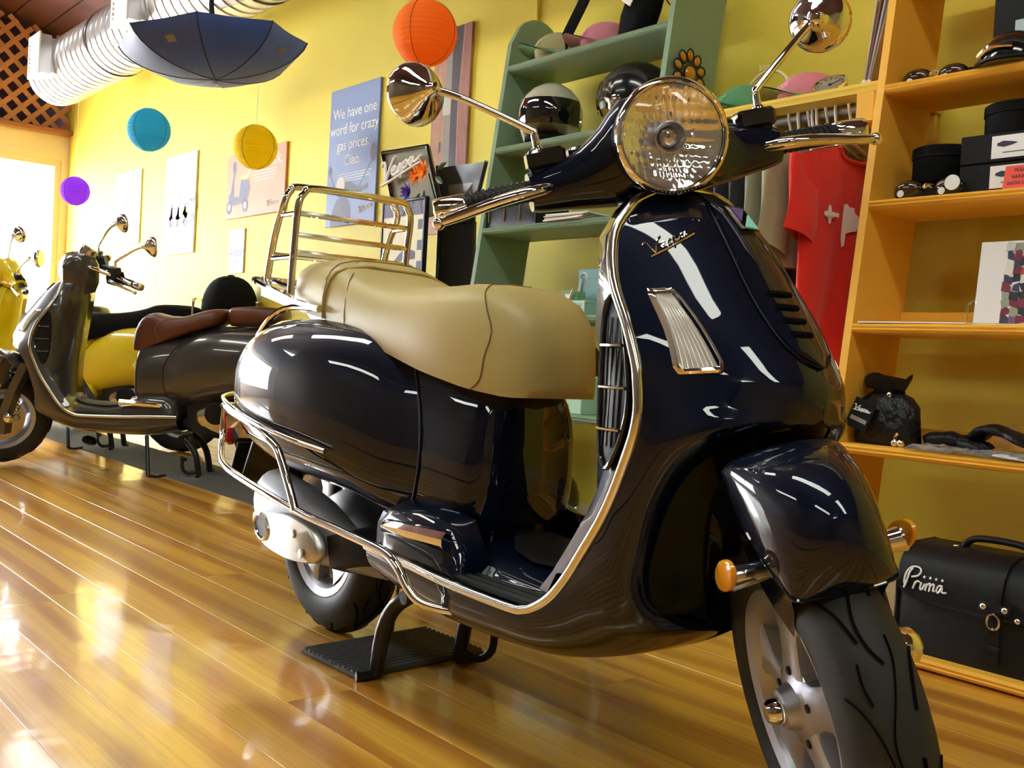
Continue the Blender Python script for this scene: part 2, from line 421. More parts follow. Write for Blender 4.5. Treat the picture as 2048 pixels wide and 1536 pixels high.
    for sg in (-1, 1):
        c = MB(); rows = []; NT = 18; NX = 26
        for j in range(NT+1):
            th = R(-63+j/NT*(128)); q = j/NT
            xf = .560-.50*abs(q-.5)**1.8; row = []; xr = -.335
            for i in range(NX+1):
                u = i/NX; x = xr+(xf-xr)*u
                e = min(1, min(u, 1-u)*9)*min(1, min(q, 1-q)*9); e = e*e*(3-2*e)
                row.append(body_pt(x, th, .002+.010*e+.030*math.sin(math.pi*min(1, u**.9))**.8*math.sin(math.pi*q)**.8))
            rows.append([(p.x, p.y*sg, p.z) for p in row])
        c.grid(rows); cw = c.build('cowl', paint, root, 60)
        s = MB(); e = [Vector(p) for p in [r[-1] for r in rows]]+[Vector(p) for p in rows[-1][::-1]][1:]
        s.tube([p+Vector((.001, 0, 0)) for p in e], .0022, 5); s.build('cowl_seam', BLACKP, cw)
        for k, (xa, xb, z) in enumerate(((.30, .41, .413), (.33, .43, .398))):
            s = MB(); s.tube([Vector((x_, sg*(abs(body_pt(x_, R(-48+k*-8)).y)+.013), body_pt(x_, R(-48+k*-8)).z-.004)) for x_ in (xa, (xa+xb)/2, xb)], .005, 6, flat=(.6, 1)); s.build('cowl_slot', BLACKP, cw)
    # tail lamp
    tl = MB(); tl.loft([[(-.352-.03*a, .045*k*math.cos(u), .585+.030*k*math.sin(u)) for u in [2*math.pi*i/16 for i in range(16)]] for a, k in ((0, 1), (.5, 1), (.9, .8), (1, .4))]); tl.build('tail_lamp', RED, root)
    tp = MB(); tp.loft([[(-.30-.16*k, y*(1-.25*k), .50-.20*k+d) for y, d in ((-.075, 0), (.075, 0), (.075, .012), (-.075, .012))] for k in (0, .4, 1)]); tp.build('rear_mudguard', BLACKP, root)
    pl = MB(); pl.box((-.47, 0, .36), (.006, .15, .11), Matrix.Rotation(R(25), 4, 'Y'), .002); pl.build('plate_holder', BLACKP, root)
    # ---- seat
    sm_ = seatmat or TAN
    if seat in ('tan', 'black'):
        S = [(-.075, .862, .80, .085), (-.06, .875, .785, .112), (-.02, .882, .768, .134), (.05, .884, .755, .146), (.12, .882, .748, .150), (.175, .872, .738, .151), (.21, .856, .728, .152), (.27, .838, .712, .153), (.35, .822, .694, .154), (.45, .813, .67, .155), (.55, .814, .646, .154), (.62, .817, .632, .148), (.68, .812, .62, .136), (.73, .793, .613, .120), (.765, .768, .609, .100), (.79, .730, .610, .074), (.803, .69, .620, .042)]
        def sring(zt, zb, wd, x):
            h = zt-zb; out = []
            prof = [(1.0, 0), (1.015, .12), (1.01, .35), (.97, .6), (.90, .78), (.76, .91), (.5, .985), (.2, 1.0)]
            side = [(x, -wd*a, zb+h*k) for a, k in prof]
            return side+[(x, wd*a, zb+h*k) for a, k in prof[::-1]]
        st = MB(); xs = [-.075, -.07, -.06, -.04, -.02, .01, .05, .09, .12, .15, .175, .195, .21, .24, .27, .31, .35, .4, .45, .5, .55, .585, .62, .655, .68, .705, .73, .75, .765, .78, .79, .798, .803]
        st.loft([sring(*tab(S, x), x) for x in xs])
        so = st.build('seat', sm_, root, 60)
        def sp(x, i): return Vector(sring(*tab(S, x), x)[i])
        def line(nm, pts, r, m):
            l = MB(); l.tube(pts, r, 6, sm=3); l.build(nm, m, so)
        pm = TANP if seat == 'tan' else BLKV
        if seat == 'tan':
            mid = sring(*tab(S, .2), .2)
            line('piping', [sp(.155, 0)+Vector((0, -.002, 0)), sp(.160, 2)+Vector((0, -.002, 0)), sp(.175, 4)+Vector((0, -.001, .001)), sp(.20, 6)+Vector((0, 0, .002)), sp(.21, 7)+Vector((0, 0, .002)), sp(.215, 8)+Vector((0, 0, .002)), sp(.225, 9)+Vector((0, 0, .002)), sp(.27, 11)+Vector((0, 0, .002)), sp(.32, 12)+Vector((0, 0, .002))], .0035, pm)
            line('stitch_line', [sp(.255, 0)+Vector((0, -.001, 0)), sp(.252, 2), sp(.235, 4), sp(.215, 5)], .0013, THREAD)
            line('stitch_line', [sp(.135, 0), sp(.14, 2), sp(.15, 4), sp(.165, 6)], .0013, THREAD)
            line('stitch_line', [sp(.69, 0)+Vector((0, -.001, 0)), sp(.712, 1)+Vector((0, -.001, 0)), sp(.718, 2)+Vector((0, -.001, 0)), sp(.725, 3), sp(.705, 4), sp(.68, 5), sp(.655, 6), sp(.65, 7), sp(.65, 8)], .0014, THREAD)
            st2 = MB()
            def strap(i, o): return sp(.10, i)+Vector((0, -o if i < 8 else o, o*.5))
            st2.grid([[sp(xx, i)+(sp(xx, i)-Vector((xx, 0, .80))).normalized()*.002 for i in range(16)] for xx in (.105, .150)]); st2.build('passenger_strap', TANP if False else sm_, so)
        us = MB(); us.loft([[(x, y*tab(S, x)[2]*(.88 if x < .4 else .6), tab(S, x)[1]+d) for y, d in ((-1, .012), (-1, -.012), (1, -.012), (1, .012))] for x in (-.06, .05, .2, .35, .5, .62, .68)]); us.build('seat_base', BLACKP, so)
    else:
        # sprung solo saddle with separate pillion pad
        S = [(.285, .835, .80, .085), (.30, .842, .775, .11), (.34, .84, .755, .135), (.42, .818, .725, .142), (.50, .793, .695, .138), (.57, .793, .668, .125), (.63, .806, .645, .108), (.68, .795, .625, .09), (.72, .755, .612, .068), (.742, .70, .615, .045), (.75, .66, .625, .02)]
        def sring(zt, zb, wd, x):
            h = zt-zb; prof = [(.9, 0), (1.0, .15), (1.0, .45), (.96, .68), (.86, .86), (.65, .96), (.3, 1.0)]
            side = [(x, -wd*a, zb+h*k) for a, k in prof]
            return side+[(x, wd*a, zb+h*k) for a, k in prof[::-1]]
        st = MB(); st.loft([sring(*tab(S, x), x) for x in [.285, .29, .30, .32, .34, .38, .42, .46, .5, .54, .57, .6, .63, .655, .68, .70, .72, .732, .742, .75]])
        so = st.build('seat', sm_, root, 60)
        for sg in (-1, 1):
            l = MB(); l.tube([Vector((p[0], sg*abs(p[1])*1.005, p[2])) for p in (sring(*tab(S, .60), .60)[1], sring(*tab(S, .62), .62)[2], sring(*tab(S, .60), .60)[3], sring(*tab(S, .55), .55)[4], sring(*tab(S, .48), .48)[4], sring(*tab(S, .40), .40)[4])], .002, 5, sm=3); l.build('stitch_line', THREAD, so)
        pd = MB(); pd.loft([[(x, y*wd, z) for y, z in ((-1, zb+.02), (-1, zt-.02), (-.85, zt), (.85, zt), (1, zt-.02), (1, zb+.02), (.85, zb), (-.85, zb))] for x, zb, zt, wd in ((-.01, .80, .845, .08), (.0, .785, .858, .11), (.14, .765, .862, .125), (.25, .758, .85, .12), (.272, .775, .835, .09))]); pd.build('pillion_pad', sm_, root, 50)
        fr = MB()
        for sg in (-1, 1): fr.tube([(.33, sg*.07, .72), (.26, sg*.09, .735), (.12, sg*.09, .755), (-.02, sg*.08, .775)], .007, 8, sm=3)
        fr.build('seat_frame', CHROME, root)
        us = MB(); us.loft([[(x, y, z) for y, z in ((-.11, .70), (.11, .70), (.09, zt), (-.09, zt))] for x, zt in ((-.05, .745), (.1, .757), (.3, .755), (.45, .725), (.6, .68))]); us.build('seat_base', BLACKP, root)
    # ---- wheels, fork, fender
    wheel(root, 'rear_wheel', 0, .243, Matrix())
    fwx, fwz = 1.396, .252
    wheel(root, 'front_wheel', fwx, fwz, SM)
    fe = MB(); rings = []
    FR = [  # centre x, z, half width, edge x, z
     (1.540, .449, .066, 1.532, .453), (1.552, .462, .068, 1.520, .459), (1.561, .495, .073, 1.492, .476), (1.557, .535, .077, 1.452, .502), (1.537, .568, .079, 1.422, .530),
     (1.500, .592, .080, 1.404, .555), (1.455, .603, .080, 1.396, .571), (1.415, .606, .080, 1.390, .580), (1.392, .604, .080, 1.384, .582)]
    FB = [(1.388, .596, .074, 1.380, .570), (1.35, .588, .074, 1.345, .55), (1.29, .565, .078, 1.29, .50), (1.23, .525, .082, 1.245, .43), (1.18, .46, .084, 1.21, .37), (1.155, .39, .084, 1.19, .32)]
    def frow(cx_, cz_, w_, ex, ez, n=16):
        out = []
        for k in range(n+1):
            ph = (k/n*2-1)*math.pi/2; y = w_*math.copysign(abs(math.sin(ph))**.92, ph); f = 1-abs(math.cos(ph))**.9
            out.append(Vector((cx_+(ex-cx_)*f, y, cz_+(ez-cz_)*f)))
        return out
    def fine(T, n):
        P = [(Vector(t[:3]), Vector((t[3], t[4], 0))) for t in T]
        A = cr([p[0] for p in P], n); B_ = cr([p[1] for p in P], n)
        return [frow(a.x, a.y, a.z, b_.x, b_.y) for a, b_ in zip(A, B_)]
    r1 = fine(FR, 4); r2 = fine(FB, 3)
    fe.grid(r1); fe.grid([[v+Vector((-.004, 0, -.004))-Vector((0, math.copysign(min(abs(v.y), .004), v.y), 0)) for v in r] for r in r1]); fe.grid(r2); fe.grid([r1[-1], r2[0]])
    for k in (0, -1):   # inner skirts under the side edges
        e = [r[k] for r in r1[3:]]+[r[k] for r in r2]
        fe.grid([e, [v+Vector((-.018, -v.y*.14, -.030)) for v in e], [v+Vector((-.05, -v.y*.22, -.075)) for v in e]])
    fd = fe.build('fender', paint, root, 50, SM)
    ed = MB(); ed.tube([r[0] for r in r1[::-1]]+r1[0][1:]+[r[-1] for r in r1[1:]], .0026, 6); ed.build('fender_lip', paint, fd)
    fc = MB(); fc.loft([[(x+dx*.0, y, z) for x, y in ((xc-.03, .082), (xc+.03, .082), (xc+.035, .105), (xc, .122), (xc-.035, .105))] for z, xc, dx in ((.20, fwx, 0), (.30, fwx-.01, 0), (.42, fwx-.05, 0), (.56, fwx-.11, 0))]); fc.build('fork_leg', BLACKP if full else paint, root, 50, SM)
    cap = MB(); cap.lathe([(.001, .152), (.016, .150), (.024, .142), (.026, .125), (.026, .11)], (fwx-.02, 0, .288), (0, 1, 0), 20); cap.build('fork_cap', CHROME, root, 40, SM)
    sp_ = MB()
    pts = [(fwx-.06+.02*math.cos(i*.9), .07+.02*math.sin(i*.9), .25+.004*i) for i in range(70)]
    sp_.tube(pts, .0035, 5); sp_.build('shock_spring', STEEL, root, 60, SM)
    nk = MB(); nk.tube([(1.235, 0, .47), (1.17, 0, .60), (1.0, 0, .955)], .035, 14); nk.build('steering_column', BLACKP, root, 40, SM)
    for sg in (-1, 1):
        m = MB(); m.lathe([(.012, .066), (.0135, .075), (.0155, .10), (.0175, .116)], (1.452, 0, .466), (0, sg, 0), 18); ml = m.build('marker_lamp', CHROME, root, 40, SM)
        l = MB(); l.loft([[(1.452+p[0]*k, sg*(.112+dy), .468+p[1]*k) for p in [(.040*math.cos(u)-.006, .021*math.sin(u)+.016*math.cos(u)) for u in [2*math.pi*i/18 for i in range(18)]]] for dy, k in ((0, .9), (.002, 1), (.007, 1), (.009, .9))]); l.build('lens', AMBER, ml, 50)
    # ---- headset
    if head == 'cowl':
        h = MB(); rings = []
        H = [(0, 1.06, 1.03, .060, .083), (.05, 1.06, 1.028, .058, .080), (.085, 1.045, 1.012, .050, .062), (.12, 1.036, 1.002, .041, .047), (.16, 1.03, .998, .037, .038), (.195, 1.025, .997, .034, .033), (.205, 1.025, .997, .030, .030)]
        L = sorted(set([-a[0] for a in H]+[a[0] for a in H]+[-.025, .025, -.07, .07, -.10, .10, -.14, .14, -.18, .18]))
        for y in L:
            xc, zc, rx, rz_ = tab(H, abs(y)); rings.append([(xc+rx*math.copysign(abs(math.cos(u))**.8, math.cos(u)), y, zc+rz_*math.copysign(abs(math.sin(u))**.8, math.sin(u))) for u in [2*math.pi*i/24 for i in range(24)]])
        h.loft(rings); hs = h.build('headset', paint, root, 50, SM)
        # headlamp pod
        hp = MB(); ax = Vector((1, 0, -.02)).normalized()
        hp.lathe([(.001, -.080), (.045, -.075), (.066, -.045), (.078, 0), (.0825, .05), (.083, .072)], (1.075, 0, 1.034), ax, 40, cap=False); hp.build('headlamp_pod', paint, root, 50, SM)
        c = Vector((1.075, 0, 1.034))
        rm = MB(); rm.lathe([(.081, .066), (.0855, .070), (.0865, .078), (.084, .085), (.080, .088), (.0765, .084), (.0765, .07), (.081, .066)], c, ax, 56, cap=False)
        hl = rm.build('headlamp', CHROME, root, 40, SM)
        be = MB()
        for k in range(90):
            a = 2*math.pi*k/90; be.ell(c+ax*.0835+Vector((0, math.cos(a), math.sin(a)))*.0818, (.0016, .0016, .0016), 6, 4)
        tag(be.build('beaded_ring', CHROME, hl), kind='stuff')
        rf = MB(); u0 = Vector((0, 1, 0)); w0 = ax.cross(u0); ringsr = []; n = 96
        for i in range(15):
            r = .013+.0625*i/14; ring = []
            for j in range(n):
                a_ = 2*math.pi*j/n; yy, zz = r*math.cos(a_), r*math.sin(a_)
                h_ = .049+.028*(r/.0755)**2+(.0016*math.sin(yy*2*math.pi/.0105)+.0009*math.sin(zz*2*math.pi/.019+yy*90))*min(1, (r-.012)*60)*min(1, (.078-r)*90)
                ring.append(c+ax*h_+u0*yy+w0*zz)
            ringsr.append(ring)
        rf.grid(ringsr, cu=True); rf.build('reflector', REFLH, hl, 60)
        bu = MB(); bu.lathe([(.013, .045), (.014, .056), (.010, .060), (.012, .068), (.006, .076), (.001, .077)], c, ax, 18); bu.build('bulb', CHROME, hl)
        br = MB()
        br.lathe([(.016, .050), (.022, .058), (.024, .068), (.022, .069), (.018, .060), (.014, .052)], c, ax, 24, cap=False); br.build('bulb_shield', SATIN, hl)
        ln = MB(); ln.lathe([(.078, .079), (.068, .086), (.05, .0915), (.025, .095), (.0005, .096), (.0005, .0935), (.025, .0925), (.05, .089), (.068, .0835), (.078, .0765)], c, ax, 48, cap=False); ln.build('lens', CLEAR, hl, 60)
        ib = MB(); ib.loft([[(1.022, y+d, 1.10-.0*d) for y, d in ((-.05, 0), (.05, 0))]+[(.965, .06, 1.075), (.955, .05, 1.03), (.955, -.05, 1.03), (.965, -.06, 1.075)], [(1.05, .05, 1.113), (1.05, -.05, 1.113), (1.05, -.06, 1.08), (1.05, -.05, 1.03), (1.05, .05, 1.03), (1.05, .06, 1.08)]][:1]*1+[]) if False else None
    else:
        h = MB(); h.loft([[(x, y*w_, z) for y, z in ((-1, zb), (-1, zt-.02), (-.8, zt), (.8, zt), (1, zt-.02), (1, zb))] for x, zb, zt, w_ in ((.955, .95, 1.04, .055), (.975, .905, 1.075, .07), (1.03, .895, 1.09, .075), (1.09, .93, 1.075, .07), (1.125, .96, 1.03, .055))]); hs = h.build('headset', paint, root, 40, SM)
        vs = MB(); vs.lathe([(.001, .035), (.03, .034), (.04, .03), (.042, 0), (.035, -.03)], (1.0, 0, 1.085), (-.6, 0, 1), 24); vs.build('speedometer', CHROME, root, 40, SM)
        bar = MB(); bar.tube([(.86, -.30, 1.0), (.90, -.20, 1.01), (.98, -.11, 1.03), (1.03, 0, 1.03), (.98, .11, 1.03), (.90, .20, 1.01), (.86, .30, 1.0)], .011, 10, sm=4); bar.build('handlebar', CHROME, root, 40, SM)
        # lamp carried on the fender
        fl_ = MB(); fl_.lathe([(.02, -.10), (.05, -.07), (.062, -.02), (.065, .03)], (1.54, 0, .575), (1, 0, .05), 28); fo = fl_.build('fender_lamp', paint, root, 50, SM)
        gl = MB(); gl.lathe([(.066, .03), (.067, .04), (.05, .047), (.001, .053)], (1.54, 0, .575), (1, 0, .05), 28); gl.build('lens', CHROME, fo)
    for sg in (-1, 1):
        CT = SM if head == 'cowl' else SM @ Matrix.Translation((.90, sg*.17, .0)) @ Matrix.Rotation(R(sg*25), 4, 'Z') @ Matrix.Translation((-1.02, -sg*.17, 0))
        g = MB(); g.tube([(1.022, sg*.20, 1.0), (1.022, sg*.31, .997)], .0165, 14)
        for k in range(10): g.lathe([(.0164, -.002), (.0180, -.0015), (.0180, .0015), (.0164, .002)], (1.022, sg*(.21+.0095*k), .9995), (0, 1, 0), 14, cap=False)
        gr = g.build('grip', RUBBER, root, 40, CT)
        e = MB(); e.lathe([(.018, .308), (.0195, .312), (.0195, .35), (.017, .358), (.001, .360)], (1.022, 0, .997), (0, sg, 0), 18); e.build('bar_end', CHROME, gr)
        lv = MB(); lv.tube([(1.048, sg*.165, .996), (1.072, sg*.20, .996), (1.073, sg*.26, .991), (1.064, sg*.325, .981), (1.06, sg*.352, .977)], [.008, .010, .0095, .0085, .007], 10, sm=3); lv.ell((1.059, sg*.357, .976), (.0105, .0105, .0105), 12, 8); lv.build('brake_lever', CHROME, root, 60, CT)
        sw = MB(); sw.loft([[(1.02+x, sg*y, 1.0+z) for x, z in ((-.03, -.03), (.028, -.03), (.034, 0), (.028, .033), (-.02, .036), (-.034, 0))] for y in (.135, .195)]); sw.box((1.035, sg*.172, 1.044), (.040, .062, .030), None, .005); sw.box((1.03, sg*.11, 1.043), (.03, .05, .02), None, .004); swo = sw.build('switch_housing', GLOSSB if full else BLACKP, root, 35, CT)
        # mirror
        ms = MB(); ms.tube([(1.035, sg*.182, 1.045), (1.036, sg*.182, 1.082), (1.034, sg*.187, 1.092), (1.01, sg*.27, 1.155), (.985, sg*.315, 1.185)], .0062, 10, sm=4); ms.lathe([(.012, 0), (.012, .028), (.009, .034)], (1.035, sg*.182, 1.03), (0, 0, 1), 14)
        mo = ms.build('mirror', CHROME, root, 50, CT)
        d = Vector((-.86, sg*.52, .06)).normalized(); mc = Vector((.988, sg*.322, 1.187))
        hd = MB(); hd.lathe([(.003, -.016), (.0085, -.014), (.0105, -.006), (.013, .002), (.020, .009), (.030, .017), (.040, .025), (.0475, .034), (.051, .044), (.0515, .050), (.049, .053), (.001, .053)], mc, d, 40); hd.build('mirror_shell', CHROME, mo, 50)
        gls = MB(); gls.lathe([(.047, .0535), (.047, .0545), (.001, .0545)], mc, d, 32); gls.build('mirror_glass', CHROME, mo)
    # ---- shield furniture
    for sg in (-1, 1):
        q = [(-.095, .79), (-.13, .79), (-.150, .665), (-.105, .672)] if False else None
        Q = [(.168, .788), (.144, .791), (.130, .676), (.174, .669)]   # y, z corners
        def quad(off, k):
            cy = sum(p[0] for p in Q)/4; cz = sum(p[1] for p in Q)/4; out = []
            for i in range(4):
                a, bq = Q[i], Q[(i+1) % 4]
                for s_ in (.08, .3, .5, .7, .92): out.append((cy+(a[0]+(bq[0]-a[0])*s_-cy)*k, cz+(a[1]+(bq[1]-a[1])*s_-cz)*k))
            return [shield(-sg*y, z, off) for y, z in out]
        m = MB(); m.loft([quad(-.006, 1.0), quad(.005, 1.0), quad(.0095, .93), quad(.006, .86)], False, False); tn = m.build('indicator', CHROME, root, 40)
        l = MB(); l.loft([quad(.005, .875), quad(.008, .85), quad(.0085, .5), quad(.0088, .1)], False, True); l.build('lens', mat('indicator_lens', (.95, .93, .86), .08, trans=1, ior=1.15) if 'indicator_lens' not in MATS else MATS['indicator_lens'], tn, 60)
        bk = MB(); rr_ = []
        for i in range(9):
            k = i/8; ya = .168+.006*k-.004; yb = .144-.014*k+.004; z = .785-.110*k
            rr_.append([shield(-sg*(ya+(yb-ya)*j/16), z, .0015+(.003 if j % 2 else 0)) for j in range(17)])
        bk.grid(rr_); bk.build('reflector', INDW, tn, 15)
        # side grille on the inner flank
        g = MB(); G = [(1.128, .765), (1.098, .768), (1.092, .70), (1.094, .60), (1.105, .545), (1.125, .53), (1.150, .575), (1.160, .62), (1.157, .665)]
        fy = lambda x, z: -sg*(tab(_TZ, max(.655, z))[1]-.0015-.5*max(0, (tab([(.45, 1.118), (.5, 1.142), (.55, 1.165), (.61, 1.181), (.66, 1.178), (.73, 1.15), (.8, 1.105)], z)[0]-x)-.012)**1.0*.30)
        gp = [Vector((x, fy(x, z)-sg*.002, z)) for x, z in G]
        g.tube(gp, .004, 6, closed=True, sm=3); gf = g.build('side_grille', GLOSSB, root)
        pn = MB(); o_ = len(pn.v); cpt = sum(gp, Vector())/len(gp); gpp = cr(gp, 3, True)
        for p in gpp: pn.v.append(p+Vector((0, sg*.0015, 0)))
        pn.v.append(cpt+Vector((0, -sg*.001, 0)))
        for i in range(len(gpp)): pn.fa(i, (i+1) % len(gpp), len(gpp))
        pn.build('grille_mesh', BLACKP, gf)
        for z in (.585, .645, .705):
            xa = 1.095; xb = tab([(.545, 1.12), (.585, 1.15), (.645, 1.157), (.705, 1.145), (.76, 1.13)], z)[0]
            s = MB(); s.tube([(xa, fy(xa, z)-sg*.006, z), ((xa+xb)/2, fy((xa+xb)/2, z)-sg*.007, z), (xb, fy(xb, z)-sg*.006, z)], .0026, 6); s.build('grille_bar', CHROME, gf)
        for k in range(4):
            x0 = 1.106+.011*k; s = MB(); s.tube([(x0, fy(x0, .75)-sg*.003, .745), (x0+.002, fy(x0, .65)-sg*.003, .65), (x0-.0, fy(x0, .57)-sg*.003, .56)], .0012, 5); s.build('grille_wire', DARKM, gf)
    # horn cover (raised centre strip) with slots
    hc = MB(); rows = []
    for i in range(15):
        z = .948-(.948-.690)*i/14; wv = tab([(.69, .004), (.695, .022), (.71, .042), (.74, .055), (.79, .058), (.87, .050), (.93, .034), (.95, .030)], z)[0]
        rows.append([shield(y*wv, z, o)+Vector((0, 0, 0)) for y, o in ((-1, -.002), (-.95, .005), (-.6, .008), (0, .009), (.6, .008), (.95, .005), (1, -.002))])
    hc.grid(rows); hco = hc.build('horn_cover', paint, root, 30)
    se = MB(); se.tube([shield(-wq, z, .003) for z, wq in ((.93, .036), (.87, .052), (.79, .060), (.74, .057), (.71, .044), (.695, .024), (.689, 0))]+[shield(wq, z, .003) for z, wq in ((.695, .024), (.71, .044), (.74, .057), (.79, .060), (.87, .052), (.93, .036))], .0018, 5, sm=3); se.build('cover_seam', BLACKP, hco)
    for k in range(4):
        z = .790-.019*k; s = MB(); wv = .021-.001*k; yc = -.015
        s.tube([shield(yc+y, z, .0075) for y in (-wv, -wv*.5, 0, wv*.5, wv)], .0052, 8, flat=(1, 1)); s.build('horn_slot', SLOTM, hco)
    em = MB(); qz = ((-.018, .926), (.018, .926), (.018, .888), (-.018, .888))
    em.loft([[shield(y, z, o) for y, z in qz] for o in (.010, .018)]); eo = em.build('emblem', CHROME, hco, 30)
    for nm_, tri, m_ in (('emblem_panel', ((-.015, .923), (.015, .923), (-.015, .900)), mat('emblem_violet', srgb(110, 90, 160), .25)), ('emblem_panel', ((.015, .914), (.015, .891), (-.015, .891)), mat('emblem_mint', srgb(150, 235, 225), .25))):
        s = MB(); s.loft([[shield(y, z, o) for y, z in tri] for o in (.0175, .019)]); s.build(nm_, m_, eo)
    # script badge on the right half of the shield
    bd = MB()
    def bfn(u, v): y = -.148+.062*u; return shield(y, .836+.032*u+.021*v, .0025)
    script(bd, bfn, .0013, n=5); bd.build('script_badge', CHROME, root)
    if full:
        bd = MB()
        def bfn(u, v):
            x = -.05-.10*u; p = body_pt(x, R(-24)+.10*(v-.3), .016); return Vector((p.x, -abs(p.y), p.z))
        script(bd, bfn, .0016, n=5); bd.build('script_badge', CHROME, root)
    bd = MB()
    def bfn(u, v):
        x = .10-.10*u; p = body_pt(x, R(-2)+.14*(v-.3), .028); return Vector((p.x, abs(p.y), p.z))
    script(bd, bfn, .0018, n=5); bd.build('script_badge', CHROME, root)
    # ---- engine, swing arm, stand
    en = MB(); en.loft([[(x, y*wd+.03, z) for y, z in ((-1, zb), (-1, zt), (-.6, zt+.02), (.6, zt+.02), (1, zt), (1, zb), (.6, zb-.02), (-.6, zb-.02))] for x, zb, zt, wd in ((-.03, .21, .29, .07), (.05, .20, .33, .09), (.2, .21, .38, .11), (.36, .225, .40, .12), (.44, .25, .38, .10))]); en.build('engine', DARKM, root, 40)
    ec = MB(); ec.loft([[(x, y, zc+hz*math.sin(u)) if False else (x+.0, y, z) for (x, z) in [(.18+.21*k*math.cos(u)-.02*math.sin(u), .295+.085*k*math.sin(u)+.02*math.cos(u)) for u in [2*math.pi*i/28 for i in range(28)]]] for y, k in ((.11, 1.0), (.150, 1.0), (.160, .93), (.163, .6))]); eco = ec.build('engine_cover', STEEL if not full else DARKM, root, 40)
    fn_ = MB(); fn_.lathe([(.05, .158), (.055, .168), (.045, .172), (.001, .168)], (.29, 0, .325), (0, 1, 0), 24); fn_.build('engine_vent', BLACKP, eco)
    sa = MB()
    for sg in (-1, 1): sa.tube([(-.06, sg*.13, .60), (-.02, sg*.12, .42), (.0, sg*.10, .26)], .016, 8)
    sa.build('shock_absorber', DARKM, root)
    # muffler on the right
    mu = MB(); mu.loft([[(x, yc+.055*k*math.cos(u), zc+.078*k*math.sin(u)) for u in [2*math.pi*i/20 for i in range(20)]] for x, yc, zc, k in ((-.065, -.155, .318, .55), (-.05, -.155, .318, .85), (-.02, -.157, .314, 1), (.15, -.162, .295, 1), (.22, -.162, .285, .92), (.32, -.155, .268, .62), (.42, -.14, .255, .42), (.52, -.11, .25, .33))]); muo = mu.build('muffler', mat('muffler_grey', (.25, .26, .29), .42, .4) if 'muffler_grey' not in MATS else MATS['muffler_grey'], root, 50)
    ms = MB(); out = cr([(.012, .302, 0), (.050, .304, 0), (.16, .318, 0), (.235, .313, 0), (.285, .293, 0), (.305, .263, 0), (.298, .240, 0), (.265, .228, 0), (.175, .224, 0), (.075, .234, 0), (.015, .264, 0), (.004, .287, 0)], 3, True)
    def shp(k, off): 
        c = (.155, .27); r = []
        for p in out:
            x = c[0]+(p.x-c[0])*k; z = c[1]+(p.y-c[1])*k; r.append((x, -.222-off+.10*max(0, (x-.19))**1.2-.03*abs(z-.27), z))
        return r
    ms.loft([shp(1, -.015), shp(1, .0), shp(.95, .006), shp(.5, .008), shp(.05, .0085)]); mso = ms.build('heat_shield', mat('heat_shield_alloy', (.60, .59, .55), .34, .9) if 'heat_shield_alloy' not in MATS else MATS['heat_shield_alloy'], muo, 50)
    for x, z in ((.215, .283), (.255, .248)):
        s = MB(); s.lathe([(.010, 0), (.010, .0015), (.005, .0025), (.001, .002)], (x, -.2295, z), (0, -1, 0), 12); s.build('shield_bolt', STEEL, mso)
    s = MB(); s.loft([[(.062+.038*k*math.cos(u)-.010*math.sin(u), -.230-o, .274+.031*k*math.sin(u)) for u in [2*math.pi*i/18 for i in range(18)]] for k, o in ((1.0, -.004), (1.0, .003), (.8, .005), (.66, .001))], False, False); s.build('exhaust_rim', CHROME, mso)
    s = MB(); s.loft([[(.062+.038*k*math.cos(u)-.010*math.sin(u), -.2315-o, .274+.031*k*math.sin(u)) for u in [2*math.pi*i/18 for i in range(18)]] for k, o in ((.7, -.003), (.7, .0005))]); s.build('exhaust_port', BLACKP, mso)
    s = MB(); s.loft([[(.31, -.14, .21), (.31, -.19, .225), (.30, -.195, .29), (.30, -.14, .30)], [(.40, -.14, .235), (.40, -.187, .25), (.38, -.19, .30), (.38, -.14, .32)], [(.47, -.13, .25), (.47, -.16, .26), (.45, -.16, .29), (.45, -.13, .30)]]); s.build('exhaust_cover', BLACKP, muo)
    # centre stand
    ste = MB(); ste.tube([(.47, -.11, .19), (.47, .11, .19)], .014, 10); sto = ste.build('centre_stand', DARKM, root)
    for sg in (-1, 1):
        l = MB(); l.tube([(.47, sg*.085, .195), (.43, sg*.10, .165), (.395, sg*.105, .11), (.375, sg*.105, .012)], .0165, 10, sm=3); lo = l.build('leg', DARKM, sto, 60)
        l = MB(); l.tube([(.375, sg*.10, .011), (.375, sg*.135, .010), (.37, sg*.15, .010)], .010, 8); l.build('foot', DARKM, lo)
    l = MB(); l.tube([(.385, .105, .03), (.42, .125, .022), (.445, .14, .045), (.448, .142, .092)], .009, 8, sm=3); l.lathe([(.018, 0), (.021, .006), (.015, .012)], (.446, .142, .090), (-.5, 0, 1), 14); l.build('stand_tang', DARKM, sto)
    ch = MB()
    for i in range(22): ch.ell((.40+.001*i, -.088, .10+.0065*i), (.004, .004, .0035), 6, 4)
    tag(ch.build('stand_spring', DARKM, sto), kind='stuff')
    if not full:
        k = MB(); k.tube([(.62, .16, .20), (.60, .20, .10), (.585, .225, .012)], .010, 8, sm=3); k.tube([(.585, .225, .012), (.54, .235, .011), (.50, .225, .02)], .007, 6); k.build('side_stand', DARKM, root)
        hn = MB(); hn.lathe([(.02, 0), (.036, .01), (.036, .03), (.02, .04)], (.93, .05, .17), (.3, 0, -1), 16); hn.build('horn', BLACKP, root)
